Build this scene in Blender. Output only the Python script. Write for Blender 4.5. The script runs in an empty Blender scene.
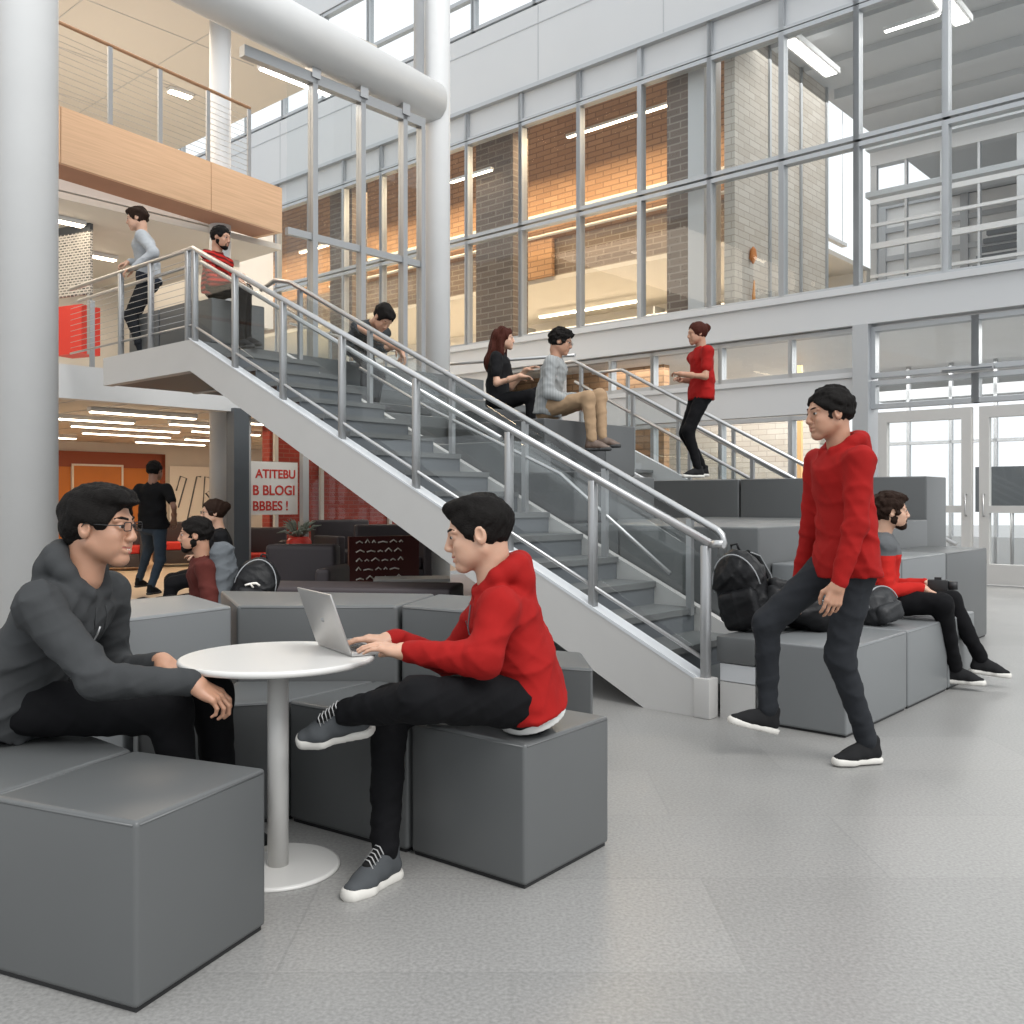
import bpy, bmesh, math, random
import numpy as np
from mathutils import Vector, Matrix
# ---------------------------------------------------------------- camera, world, light, exposure
scn = bpy.context.scene
C = scn.collection
cam_d = bpy.data.cameras.new('camera'); cam = bpy.data.objects.new('camera', cam_d); C.objects.link(cam)
cam.location = (0, 0, 1.2); cam.rotation_euler = (math.radians(90), 0, 0)
cam_d.sensor_width = 36; cam_d.lens = 36 * 946 / 1024; cam_d.shift_y = -12 / 1024; cam_d.clip_end = 200
scn.camera = cam
world = bpy.data.worlds.new('daylight'); scn.world = world; world.use_nodes = True
bgn = world.node_tree.nodes['Background']; bgn.inputs[0].default_value = (0.93, 0.97, 1.0, 1); bgn.inputs[1].default_value = 1.2
sun_d = bpy.data.lights.new('sun', 'SUN'); sun_d.energy = 2.1; sun_d.angle = math.radians(35); sun_d.color = (1, .985, .96)
sun = bpy.data.objects.new('sun', sun_d); C.objects.link(sun); sun.rotation_euler = (math.radians(30), math.radians(28), 0)
vs = scn.view_settings; vs.view_transform = 'Standard'; vs.look = 'None'; vs.gamma = 1; vs.use_curve_mapping = False; vs.exposure = 0.10
scn.cycles.transparent_max_bounces = 24; scn.cycles.max_bounces = 8; scn.cycles.use_denoising = True

# the hall's own grid: a runs down the stair, v runs away from the camera to the right
AX = Vector((.749, -.663, 0)); VX = Vector((.663, .749, 0)); ORG = Vector((1.06, 5.2, 0)); ANG = math.atan2(-.663, .749)
WORG = Vector((-1.287, 20.3, 0))
def S(s, w, z=0): return ORG + AX * s + VX * w + Vector((0, 0, z))
def WP(t, n, z=0): return WORG + AX * t + VX * n + Vector((0, 0, z))
def at(x, y, D): return Vector(((x - 512) * D / 946, D, 1.2 + (500 - y) * D / 946))
def s_at(x, w=0.0):
    r = (x - 512) / 946; O = ORG + VX * w
    return (r * O.y - O.x) / (.749 + .663 * r)
def t_at(x, n=0.0):
    r = (x - 512) / 946; O = WORG + VX * n
    return (r * O.y - O.x) / (.749 + .663 * r)

# ---------------------------------------------------------------- materials
def mat(name, col, rough=.5, metal=0, bump=0, bscale=40, var=0, vscale=3, emit=0, spec=.5, alpha=None, coat=0, bdist=.002, sheen=0):
    m = bpy.data.materials.new(name); m.use_nodes = True; nt = m.node_tree; b = nt.nodes['Principled BSDF']
    c = (*col, 1); b.inputs['Base Color'].default_value = c
    b.inputs['Roughness'].default_value = rough; b.inputs['Metallic'].default_value = metal
    b.inputs['Specular IOR Level'].default_value = spec; b.inputs['Coat Weight'].default_value = coat
    if sheen: b.inputs['Sheen Weight'].default_value = sheen
    tc = nt.nodes.new('ShaderNodeTexCoord')
    if var:
        n = nt.nodes.new('ShaderNodeTexNoise'); n.inputs['Scale'].default_value = vscale; n.inputs['Detail'].default_value = 5
        nt.links.new(tc.outputs['Object'], n.inputs['Vector'])
        r = nt.nodes.new('ShaderNodeValToRGB'); r.color_ramp.elements[0].position = .3; r.color_ramp.elements[1].position = .7
        r.color_ramp.elements[0].color = (*[x * (1 - var) for x in col], 1); r.color_ramp.elements[1].color = (*[min(1, x * (1 + var)) for x in col], 1)
        nt.links.new(n.outputs[0], r.inputs[0]); nt.links.new(r.outputs[0], b.inputs['Base Color'])
    if bump:
        n = nt.nodes.new('ShaderNodeTexNoise'); n.inputs['Scale'].default_value = bscale; n.inputs['Detail'].default_value = 3
        nt.links.new(tc.outputs['Object'], n.inputs['Vector'])
        bp = nt.nodes.new('ShaderNodeBump'); bp.inputs['Strength'].default_value = bump; bp.inputs['Distance'].default_value = bdist
        nt.links.new(n.outputs[0], bp.inputs['Height']); nt.links.new(bp.outputs[0], b.inputs['Normal'])
    if emit:
        b.inputs['Emission Color'].default_value = c; b.inputs['Emission Strength'].default_value = emit
    return m
def glass(name, tint=(.93, .95, .95), refl=.09, rough=0.0):
    m = bpy.data.materials.new(name); m.use_nodes = True; nt = m.node_tree; nt.nodes.clear()
    o = nt.nodes.new('ShaderNodeOutputMaterial'); t = nt.nodes.new('ShaderNodeBsdfTransparent'); g = nt.nodes.new('ShaderNodeBsdfGlossy')
    t.inputs[0].default_value = (*tint, 1); g.inputs['Roughness'].default_value = rough; g.inputs[0].default_value = (1, 1, 1, 1)
    f = nt.nodes.new('ShaderNodeLayerWeight'); f.inputs[0].default_value = .5; pw = nt.nodes.new('ShaderNodeMath'); pw.operation = 'POWER'; pw.inputs[1].default_value = 5
    nt.links.new(f.outputs['Facing'], pw.inputs[0])
    mx = nt.nodes.new('ShaderNodeMixShader'); ad = nt.nodes.new('ShaderNodeMath'); ad.operation = 'MULTIPLY_ADD'
    ad.inputs[1].default_value = .4; ad.inputs[2].default_value = refl * .5; ad.use_clamp = True
    nt.links.new(pw.outputs[0], ad.inputs[0]); nt.links.new(ad.outputs[0], mx.inputs[0])
    nt.links.new(t.outputs[0], mx.inputs[1]); nt.links.new(g.outputs[0], mx.inputs[2]); nt.links.new(mx.outputs[0], o.inputs[0])
    return m
def brick(name, c1, c2, mortar, scale=1.0, rough=.8, axis='z', bw=.22, bh=.07, msize=.008, bump=.4):
    m = bpy.data.materials.new(name); m.use_nodes = True; nt = m.node_tree; b = nt.nodes['Principled BSDF']
    tc = nt.nodes.new('ShaderNodeTexCoord'); sp = nt.nodes.new('ShaderNodeSeparateXYZ'); cb = nt.nodes.new('ShaderNodeCombineXYZ')
    nt.links.new(tc.outputs['Object'], sp.inputs[0])
    ad = nt.nodes.new('ShaderNodeMath'); ad.operation = 'ADD'
    nt.links.new(sp.outputs[0], ad.inputs[0]); nt.links.new(sp.outputs[1], ad.inputs[1])
    if axis == 'z': nt.links.new(ad.outputs[0], cb.inputs[0]); nt.links.new(sp.outputs[2], cb.inputs[1])
    else: nt.links.new(sp.outputs[0], cb.inputs[0]); nt.links.new(sp.outputs[1], cb.inputs[1])
    t = nt.nodes.new('ShaderNodeTexBrick'); nt.links.new(cb.outputs[0], t.inputs['Vector'])
    t.inputs['Color1'].default_value = (*c1, 1); t.inputs['Color2'].default_value = (*c2, 1); t.inputs['Mortar'].default_value = (*mortar, 1)
    t.inputs['Scale'].default_value = scale; t.inputs['Brick Width'].default_value = bw; t.inputs['Row Height'].default_value = bh; t.inputs['Mortar Size'].default_value = msize
    nt.links.new(t.outputs[0], b.inputs['Base Color']); b.inputs['Roughness'].default_value = rough
    if bump:
        bp = nt.nodes.new('ShaderNodeBump'); bp.inputs['Strength'].default_value = bump; bp.inputs['Distance'].default_value = .004; bp.invert = True
        nt.links.new(t.outputs['Fac'], bp.inputs['Height']); nt.links.new(bp.outputs[0], b.inputs['Normal'])
    return m
def wood(name, c1, c2, sc=(1, 1, 18)):
    m = bpy.data.materials.new(name); m.use_nodes = True; nt = m.node_tree; b = nt.nodes['Principled BSDF']; b.inputs['Roughness'].default_value = .45
    tc = nt.nodes.new('ShaderNodeTexCoord'); mp = nt.nodes.new('ShaderNodeMapping'); mp.inputs['Scale'].default_value = sc
    n = nt.nodes.new('ShaderNodeTexNoise'); n.inputs['Scale'].default_value = 2.5; n.inputs['Detail'].default_value = 8
    r = nt.nodes.new('ShaderNodeValToRGB'); r.color_ramp.elements[0].color = (*c1, 1); r.color_ramp.elements[1].color = (*c2, 1)
    r.color_ramp.elements[0].position = .3; r.color_ramp.elements[1].position = .7
    nt.links.new(tc.outputs['Object'], mp.inputs[0]); nt.links.new(mp.outputs[0], n.inputs[0]); nt.links.new(n.outputs[0], r.inputs[0]); nt.links.new(r.outputs[0], b.inputs['Base Color'])
    return m
M = {}
M['floor'] = brick('floor_tile', (.255, .251, .243), (.282, .277, .268), (.243, .24, .232), rough=.30, axis='xy', bw=1.2, bh=.6, msize=.004, bump=.15)
# grain of the terrazzo-like tile
_nt = M['floor'].node_tree; _b = _nt.nodes['Principled BSDF']; _bt = [n for n in _nt.nodes if n.type == 'TEX_BRICK'][0]
_tc = [n for n in _nt.nodes if n.type == 'TEX_COORD'][0]
_n = _nt.nodes.new('ShaderNodeTexNoise'); _n.inputs['Scale'].default_value = 90; _n.inputs['Detail'].default_value = 4
_n2 = _nt.nodes.new('ShaderNodeTexNoise'); _n2.inputs['Scale'].default_value = 1.7; _n2.inputs['Detail'].default_value = 6
for q in (_n, _n2): _nt.links.new(_tc.outputs['Object'], q.inputs[0])
_r = _nt.nodes.new('ShaderNodeMapRange'); _r.inputs[3].default_value = .80; _r.inputs[4].default_value = 1.2; _nt.links.new(_n.outputs[0], _r.inputs[0]); _r.inputs[1].default_value = .3; _r.inputs[2].default_value = .7
_r2 = _nt.nodes.new('ShaderNodeMapRange'); _r2.inputs[3].default_value = .92; _r2.inputs[4].default_value = 1.08; _nt.links.new(_n2.outputs[0], _r2.inputs[0])
_m = _nt.nodes.new('ShaderNodeMath'); _m.operation = 'MULTIPLY'; _nt.links.new(_r.outputs[0], _m.inputs[0]); _nt.links.new(_r2.outputs[0], _m.inputs[1])
_v = _nt.nodes.new('ShaderNodeVectorMath'); _v.operation = 'SCALE'; _nt.links.new(_bt.outputs[0], _v.inputs[0]); _nt.links.new(_m.outputs[0], _v.inputs['Scale']); _nt.links.new(_v.outputs[0], _b.inputs['Base Color'])
_r3 = _nt.nodes.new('ShaderNodeMapRange'); _r3.inputs[3].default_value = .26; _r3.inputs[4].default_value = .42; _nt.links.new(_n2.outputs[0], _r3.inputs[0]); _nt.links.new(_r3.outputs[0], _b.inputs['Roughness'])
M['floor_warm'] = mat('beige_floor', (.60, .48, .36), .35, var=.06)
M['white'] = mat('white_paint', (.68, .68, .675), .5, var=.02)
M['panel'] = mat('white_metal_panel', (.52, .53, .54), .45, var=.02, vscale=.5)
M['mullion'] = mat('silver_mullion', (.40, .415, .43), .4, metal=.35)
M['fascia'] = mat('grey_white_steel', (.50, .49, .475), .5, var=.02)
M['strip'] = mat('pale_top_strip', (.62, .64, .66), .45)
M['steel'] = mat('brushed_steel', (.50, .50, .50), .30, metal=.85)
M['steel2'] = mat('satin_steel_post', (.36, .365, .37), .40, metal=.6)
M['cable'] = mat('steel_cable', (.45, .45, .45), .35, metal=.8)
M['glass'] = glass('clear_glass', (.955, .965, .965), .03)
M['glass2'] = glass('guard_glass', (.93, .945, .945), .06)
M['cream'] = mat('cream_wall', (.70, .66, .60), .7, var=.02)
M['ceil'] = mat('ceiling_cream', (.62, .58, .52), .7)
M['ceilgrey'] = mat('ceiling_grey', (.50, .51, .52), .7)
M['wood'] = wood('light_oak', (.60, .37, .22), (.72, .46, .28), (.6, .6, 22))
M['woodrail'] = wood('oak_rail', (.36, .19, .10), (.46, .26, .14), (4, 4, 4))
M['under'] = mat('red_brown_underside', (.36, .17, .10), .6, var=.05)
M['brickwarm'] = brick('warm_brick', (.36, .20, .10), (.46, .27, .145), (.26, .15, .08), bh=.13, bw=.45, msize=.016)
M['brickdark'] = brick('dark_brick', (.15, .115, .095), (.21, .16, .13), (.28, .24, .20), bh=.13, bw=.45, msize=.014)
M['brickwhite'] = brick('pale_brick', (.46, .41, .35), (.54, .50, .44), (.34, .30, .26), bh=.12, bw=.4)
M['brickred'] = brick('red_brick', (.23, .025, .018), (.28, .033, .022), (.24, .07, .055))
M['orange'] = mat('orange_panel', (.52, .17, .03), .5, var=.04)
M['orangedark'] = mat('dark_orange_band', (.26, .055, .02), .5, var=.04)
M['black'] = mat('black_plastic', (.012, .012, .013), .5)
M['dark'] = mat('dark_grey_steel', (.10, .11, .12), .5)
M['darkfur'] = mat('dark_upholstery', (.045, .035, .038), .6, bump=.2)
M['red'] = mat('red_paint', (.62, .035, .02), .5)
M['redseat'] = mat('red_fabric_seat', (.60, .03, .02), .7)  # plain red upholstery of the armchair seats
M['vinyl'] = mat('grey_vinyl', (.098, .102, .103), .38, bump=.05, bscale=90, var=.03, vscale=2, spec=.55, bdist=.001)
M['vinyl_l'] = mat('light_grey_vinyl', (.17, .178, .182), .38, bump=.05, bscale=90, spec=.55, bdist=.001)
M['vinyl_d'] = mat('charcoal_vinyl', (.060, .062, .064), .38, bump=.05, bscale=90, spec=.5, bdist=.001)
M['step'] = mat('grey_step', (.12, .125, .125), .45, var=.08)
M['lamp'] = mat('linear_lamp', (1, .86, .66), .5, emit=9)
M['lampw'] = mat('white_lamp', (1, .97, .92), .5, emit=9)
M['tablew'] = mat('white_laminate', (.60, .59, .57), .28, var=.01)
M['alu'] = mat('laptop_aluminium', (.50, .49, .48), .35, metal=.7)
M['screen'] = mat('laptop_screen', (.03, .03, .04), .15)
M['keys'] = mat('laptop_keys', (.06, .06, .065), .5)
M['poster'] = mat('printed_poster', (.5, .48, .45), .6)
M['green'] = mat('plant_leaf', (.06, .14, .05), .5, var=.2)
M['paper'] = mat('paper_white', (.84, .80, .74), .7)

# ---------------------------------------------------------------- object helpers
def tag(o, label=None, cat=None, group=None, kind=None):
    if label: o['label'] = label
    if cat: o['category'] = cat
    if group: o['group'] = group
    if kind: o['kind'] = kind
    return o
def thing(name, label, cat, loc=(0, 0, 0), rz=0, group=None, kind=None):
    o = bpy.data.objects.new(name, None); C.objects.link(o); o.location = loc; o.rotation_euler = (0, 0, rz); o.empty_display_size = .1
    return tag(o, label, cat, group, kind)
class MB:
    def __init__(self): self.bm = bmesh.new()
    def hexa(self, v):
        vs_ = [self.bm.verts.new(p) for p in v]
        for f in ((0, 3, 2, 1), (4, 5, 6, 7), (0, 1, 5, 4), (1, 2, 6, 5), (2, 3, 7, 6), (3, 0, 4, 7)): self.bm.faces.new([vs_[i] for i in f])
        return self
    def box(self, x0, x1, y0, y1, z0, z1):
        return self.hexa([(x0, y0, z0), (x1, y0, z0), (x1, y1, z0), (x0, y1, z0), (x0, y0, z1), (x1, y0, z1), (x1, y1, z1), (x0, y1, z1)])
    def prism(self, poly, z0, z1):      # poly counter-clockwise from above
        n = len(poly); a = [self.bm.verts.new((p[0], p[1], z0)) for p in poly]; b = [self.bm.verts.new((p[0], p[1], z1)) for p in poly]
        self.bm.faces.new(a[::-1]); self.bm.faces.new(b)
        for i in range(n): j = (i + 1) % n; self.bm.faces.new((a[i], a[j], b[j], b[i]))
        return self
    def prism_y(self, poly, y0, y1):    # poly in (x,z)
        n = len(poly); a = [self.bm.verts.new((p[0], y0, p[1])) for p in poly]; b = [self.bm.verts.new((p[0], y1, p[1])) for p in poly]
        self.bm.faces.new(a); self.bm.faces.new(b[::-1])
        for i in range(n): j = (i + 1) % n; self.bm.faces.new((a[j], a[i], b[i], b[j]))
        return self
    def tube(self, pts, r, n=8, cap=True):
        pts = [Vector(p) for p in pts]; rings = []
        rr = r if isinstance(r, (list, tuple)) else [r] * len(pts)
        up = Vector((0, 0, 1))
        for i, p in enumerate(pts):
            d = (pts[min(i + 1, len(pts) - 1)] - pts[max(i - 1, 0)]).normalized()
            u = up if abs(d.dot(up)) < .95 else Vector((1, 0, 0))
            a = d.cross(u).normalized(); b = a.cross(d).normalized()
            rings.append([self.bm.verts.new(p + (a * math.cos(2 * math.pi * k / n) + b * math.sin(2 * math.pi * k / n)) * rr[i]) for k in range(n)])
        for i in range(len(rings) - 1):
            for k in range(n):
                f = self.bm.faces.new((rings[i][k], rings[i + 1][k], rings[i + 1][(k + 1) % n], rings[i][(k + 1) % n])); f.smooth = True
        if cap: self.bm.faces.new(rings[0][::1]); self.bm.faces.new(rings[-1][::-1])
        return self
    def lathe(self, prof, n=40, c=(0, 0)):  # prof [(r,z)]
        rings = [[self.bm.verts.new((c[0] + r * math.cos(2 * math.pi * k / n), c[1] + r * math.sin(2 * math.pi * k / n), z)) for k in range(n)] for r, z in prof]
        for i in range(len(rings) - 1):
            for k in range(n):
                f = self.bm.faces.new((rings[i][k], rings[i][(k + 1) % n], rings[i + 1][(k + 1) % n], rings[i + 1][k])); f.smooth = n > 12
        self.bm.faces.new(rings[0][::-1]); self.bm.faces.new(rings[-1])
        return self
    def build(self, name, m, parent=None, bevel=0, seg=2, loc=None, rz=0, sub=0):
        bmesh.ops.recalc_face_normals(self.bm, faces=self.bm.faces)
        if sub: bmesh.ops.subdivide_edges(self.bm, edges=self.bm.edges, cuts=sub, use_grid_fill=True)
        if bevel: bmesh.ops.bevel(self.bm, geom=[e for e in self.bm.edges if e.calc_face_angle(0) > .4], offset=bevel, segments=seg, affect='EDGES', profile=.6, clamp_overlap=True)
        me = bpy.data.meshes.new(name); self.bm.to_mesh(me); self.bm.free(); me.materials.append(m)
        if bevel:
            for p in me.polygons: p.use_smooth = True
            try: me.set_sharp_from_angle(angle=math.radians(50))
            except Exception: pass
        o = bpy.data.objects.new(name, me); C.objects.link(o)
        if parent: o.parent = parent
        if loc is not None: o.location = loc
        if rz: o.rotation_euler[2] = rz
        return o
def struct(name, mb, m, loc=(0, 0, 0), rz=0, **k):
    o = mb.build(name, m, None, loc=loc, rz=rz, **k); o['kind'] = 'structure'; return o
def block(label, poly, z0, z1, m='vinyl', group=None, name='ottoman', cat='ottoman', bevel=.014):
    """upholstered block: cushion body with a piping seam round its top"""
    cx = sum(p[0] for p in poly) / len(poly); cy = sum(p[1] for p in poly) / len(poly)
    area = sum(poly[i][0] * poly[(i + 1) % len(poly)][1] - poly[(i + 1) % len(poly)][0] * poly[i][1] for i in range(len(poly)))
    if area < 0: poly = poly[::-1]
    g = .004
    loc = [((p[0] - cx), (p[1] - cy)) for p in poly]
    loc = [(x - g * (1 if x > 0 else -1), y - g * (1 if y > 0 else -1)) for x, y in loc]
    t = thing(name, label, cat, (cx, cy, z0), 0, group)
    MB().prism(loc, .012, z1 - z0).build('cushion_body', M[m], t, bevel=bevel, seg=3)
    MB().prism([(x * .96, y * .96) for x, y in loc], 0, .012).build('base', M['black'], t)
    pm = MB(); pp = [Vector((x * .992, y * .992, z1 - z0 - bevel * .75)) for x, y in loc]
    n = len(pp)
    for i in range(n): pm.tube([pp[i].lerp(pp[(i + 1) % n], .02), pp[i].lerp(pp[(i + 1) % n], .98)], .0035, 6)
    pm.build('piping', M[m], t)
    return t
def fblock(label, s0, s1, w0, w1, z0, z1, m='vinyl', group=None, name='seat_block', cat='seat block'):
    return block(label, [tuple(S(s0, w0))[:2], tuple(S(s1, w0))[:2], tuple(S(s1, w1))[:2], tuple(S(s0, w1))[:2]], z0, z1, m, group, name, cat)
def textobj(name, s, size, m, parent, loc, rot, extrude=.002, align='LEFT'):
    cu = bpy.data.curves.new(name, 'FONT'); cu.body = s; cu.size = size; cu.extrude = extrude; cu.align_x = align; cu.space_line = .85
    cu.offset = .0035; cu.materials.append(m); tmp = bpy.data.objects.new(name, cu); me = bpy.data.meshes.new_from_object(tmp); bpy.data.objects.remove(tmp)
    o = bpy.data.objects.new(name, me); C.objects.link(o); o.parent = parent; o.location = loc; o.rotation_euler = rot
    return o
def area(name, loc, size, energy, col, rot=(0, 0, 0), sy=None):
    d = bpy.data.lights.new(name, 'AREA'); d.energy = energy; d.color = col; d.shape = 'RECTANGLE'; d.size = size; d.size_y = sy or size
    o = bpy.data.objects.new(name, d); C.objects.link(o); o.location = loc; o.rotation_euler = rot; return o
WARM = (1, .78, .52)
# lamps of the rooms (under their ceilings)
area('lounge_ceiling_light', S(-12.5, 3.5, 2.30), 6, 150, WARM, (0, 0, ANG), 9)
area('level_two_light', S(-10.5, 0, 4.70), 3.5, 110, (1, .86, .68), (0, 0, ANG), 8)
area('level_three_light', S(-11, 1, 7.6), 4, 380, (1, .86, .70), (0, 0, ANG), 8)
area('brick_room_light', WP(-4, 1.9, 9.1), 17, 900, (1, .76, .48), (0, 0, ANG), 1.2)
area('brick_room_low_light', WP(-4, 5.6, 6.35), 17, 620, (1, .80, .56), (0, 0, ANG), 2)
area('hall_light', WP(10, 3.5, 9.2), 9, 330, (1, .99, .97), (0, 0, ANG), 5)
area('low_hall_light', WP(8, 3, 3.8), 10, 620, (1, .98, .95), (0, 0, ANG), 4)
# ================================================================ SETTING
struct('floor', MB().box(-30, 26, -6, 45, -.12, 0), M['floor'])
struct('floor_lounge', MB().box(-10, 0, -6, 14, 0, .004), M['floor_warm'], S(-8.3, 0), ANG)
# ---- curtain wall ----
T0, T1 = -15.0, 15.0
struct('wall_upper', MB().box(T0, T1, 0, .3, 9.45, 11.0).box(T0, T1, 0, .3, 13.2, 15.5), M['panel'], WORG, ANG)
tm = MB(); t = T0
while t < T1: tm.box(t, t + .015, -.006, .02, 9.5, 10.98); t += 2.9
tm.box(T0, T1, -.01, .01, 10.62, 10.64).box(T0, T1, -.05, .3, 9.38, 9.46)
struct('trim_1', tm, M['mullion'], WORG, ANG)
struct('trim_2', MB().box(T0, T1, -.10, .35, 3.86, 4.38).box(T0, T1, -.16, .35, 4.34, 4.44), M['panel'], WORG, ANG)
wn = [0]
def window(t0, t1, z0, z1, spandrel=None, fw=.045, org=WORG, bars=(), glassm='glass', d=.16):
    wn[0] += 1
    o = thing('window_%d' % wn[0], None, None, org + AX * t0 + Vector((0, 0, z0)), ANG); o['kind'] = 'structure'
    W = t1 - t0; H = z1 - z0
    f = MB().box(-fw, fw, 0, d, 0, H).box(W - fw, W + fw, 0, d, 0, H).box(fw, W - fw, 0, d, 0, .07).box(fw, W - fw, 0, d, H - .07, H)
    for b in bars: f.box(fw, W - fw, 0.01, d - .02, b - .04, b + .04)
    f.build('window_frame', M['mullion'], o)
    MB().box(fw, W - fw, .07, .078, .07, H - .07).build('pane', M[glassm], o)
    return o
cols = [t_at(x) for x in (466, 520, 578, 639, 709, 781, 856, 945)]
stp = 1.38
while cols[0] > T0 + stp: cols.insert(0, cols[0] - stp)
while cols[-1] < 13.5: cols.append(cols[-1] + 1.33)
for i in range(len(cols) - 1):
    a, b = cols[i], cols[i + 1]
    window(a, b, 4.44, 6.68); window(a, b, 6.72, 8.78)
    wn[0] += 1
    o = thing('window_%d' % wn[0], None, None, WORG + AX * a + Vector((0, 0, 8.8)), ANG); o['kind'] = 'structure'
    MB().box(-.045, .045, 0, .16, 0, .6).box(b - a - .045, b - a + .045, 0, .16, 0, .6).box(.045, b - a - .045, 0, .16, 0, .05).build('window_frame', M['mullion'], o)
    MB().box(.045, b - a - .045, .07, .10, .05, .6).build('spandrel_panel', M['panel'], o)
for i in range(13):
    a = T0 + .3 + i * 1.7
    if a < 6.5: window(a, a + 1.7, 11.05, 13.15, bars=(.75,))
# ground floor glazing under the beam
g0 = [t_at(x) for x in (500, 560, 610, 652, 720, 790, 857)]
for i in range(len(g0) - 1):
    window(g0[i], g0[i + 1], 3.16, 3.84, fw=.035)
    window(g0[i], g0[i + 1], .02, 2.55, fw=.035, bars=(1.15,))
struct('trim_3', MB().box(g0[0], g0[-1], .02, .2, 2.57, 3.12).box(g0[0], g0[-1], -.02, .2, 3.08, 3.16), M['panel'], WORG, ANG)
struct('wall_low', MB().box(T0, g0[0] - .05, 0, .3, 0, 3.86), M['panel'], WORG, ANG)
tA, tB = t_at(862), t_at(871)
struct('trim_4', MB().box(tA - .1, tB, -.12, .3, 0, 3.86), M['mullion'], WORG, ANG)
for x0, x1 in ((872, 975), (975, 1085)):
    window(t_at(x0), t_at(x1), 3.05, 3.82, fw=.05)
    window(t_at(x0), t_at(x1), 2.58, 3.0, fw=.05)
cl = thing('door_closer', 'slim metal bar fixed on the white frame above the glass doors', 'door closer', WP((t_at(942) + t_at(996)) / 2, -.06, 3.04), ANG)
MB().box(-.35, .35, -.03, .05, -.02, .04).build('cover', M['steel2'], cl, bevel=.01); MB().box(-.33, .33, -.036, -.028, .0, .02).build('slot', M['dark'], cl)
# doors
def door(n, x0, x1, hside):
    a, b = t_at(x0), t_at(x1); W = b - a
    o = thing('door_%d' % n, None, None, WORG + AX * a, ANG); o['kind'] = 'structure'
    MB().box(0, .13, 0, .12, .02, 2.52).box(W - .13, W, 0, .12, .02, 2.52).box(.13, W - .13, 0, .12, 2.36, 2.52).box(.13, W - .13, 0, .12, .02, .30).box(.13, W - .13, 0, .12, 1.02, 1.12).build('door_frame', M['fascia'], o)
    MB().box(.13, W - .13, .05, .058, .3, 1.02).box(.13, W - .13, .05, .058, 1.12, 2.36).build('pane', M['glass'], o)
    hx = .065 if hside == 0 else W - .065
    MB().tube([(hx, -.0, .98), (hx, -.055, .98), (hx, -.055, 1.28), (hx, 0, 1.28)], .012).build('handle', M['steel'], o)
    return o
door(1, 878, 971, 1); door(2, 979, 1062, 0)
window(t_at(1066), t_at(1120), .02, 2.55)
# ---- rooms behind the curtain wall ----
tc_ = t_at(700)
struct('wall_brick_room', MB().box(T0, tc_, 3.5, 3.8, 7.45, 10.8), M['brickwarm'], WORG, ANG)
struct('wall_brick_room_low', MB().box(T0, tc_, 7.5, 7.8, 4.3, 6.55), M['cream'], WORG, ANG)
struct('ceiling_brick_room', MB().box(T0, tc_, .3, 3.8, 10.8, 10.9).box(T0, tc_, 3.4, 7.8, 6.5, 6.6), M['ceil'], WORG, ANG)
struct('floor_upper', MB().box(T0, T1 + 3, .35, 11, 4.0, 4.3), M['fascia'], WORG, ANG)
struct('wall_pier_1', MB().box(t_at(476, .9), t_at(513, .9), .9, 1.4, 4.3, 10.8), M['brickdark'], WORG, ANG)
struct('wall_pier_2', MB().box(t_at(667, .5), t_at(690, .5), .5, 1.1, 4.3, 10.8), M['brickdark'], WORG, ANG)
struct('wall_pier_3', MB().box(t_at(691, .45), t_at(707, .45), .35, .95, 4.3, 10.8), M['panel'], WORG, ANG)
struct('wall_pier_4', MB().box(t_at(330, .9), t_at(352, .9), .9, 1.4, 4.3, 10.8), M['brickdark'], WORG, ANG)
struct('wall_hanging_brick', MB().box(T0, tc_, 3.45, 3.75, 6.6, 7.5), M['brickdark'], WORG, ANG)
struct('wall_spandrel_brick', MB().box(t_at(524, 3.3), t_at(552, 3.3), 3.3, 3.4, 6.6, 7.5), M['brickwarm'], WORG, ANG)
pp = thing('ceiling_duct', 'pale service duct running along the warm brick wall behind glass', 'duct', WP(-2, 3.1, 7.95), ANG)
MB().box(-6, 7, -.1, .15, -.08, .08).build('duct_body', M['ceil'], pp, bevel=.02); MB().tube([(-6, -.2, -.5), (7, -.2, -.5)], .04).build('pipe', M['ceil'], pp)
def linlight(name, label, p0, p1, w=.12, m='lamp', h=.06, group=None):
    p0 = Vector(p0); p1 = Vector(p1); c = (p0 + p1) / 2; d = p1 - p0; L = d.length
    o = thing(name, label, 'ceiling light', c, math.atan2(d.y, d.x), group)
    MB().box(-L / 2, L / 2, -w / 2, w / 2, .005, h).build('housing', M['white'], o); MB().box(-L / 2 + .02, L / 2 - .02, -w / 2 + .012, w / 2 - .012, -.012, .005).build('diffuser', M[m], o)
    return o
linlight('linear_light', 'long glowing tube light across two panes of the brick room', WP(t_at(567, 2), 2, 9.15), WP(t_at(668, 2), 2, 9.15), .1)
linlight('linear_light', 'glowing tube light in the brick room beside the tall white column', WP(t_at(450, .6), .6, 8.3), WP(t_at(492, .6), .6, 8.3), .1)
linlight('linear_light', 'glowing tube light in brick room seen through the glass partition', WP(t_at(300, 2), 2, 8.3), WP(t_at(360, 2), 2, 8.3), .1)
linlight('linear_light', 'lower tube light glowing behind the brick room windows below the transom', WP(t_at(540, 6), 6, 6.3), WP(t_at(640, 6), 6, 6.3), .14)
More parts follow.
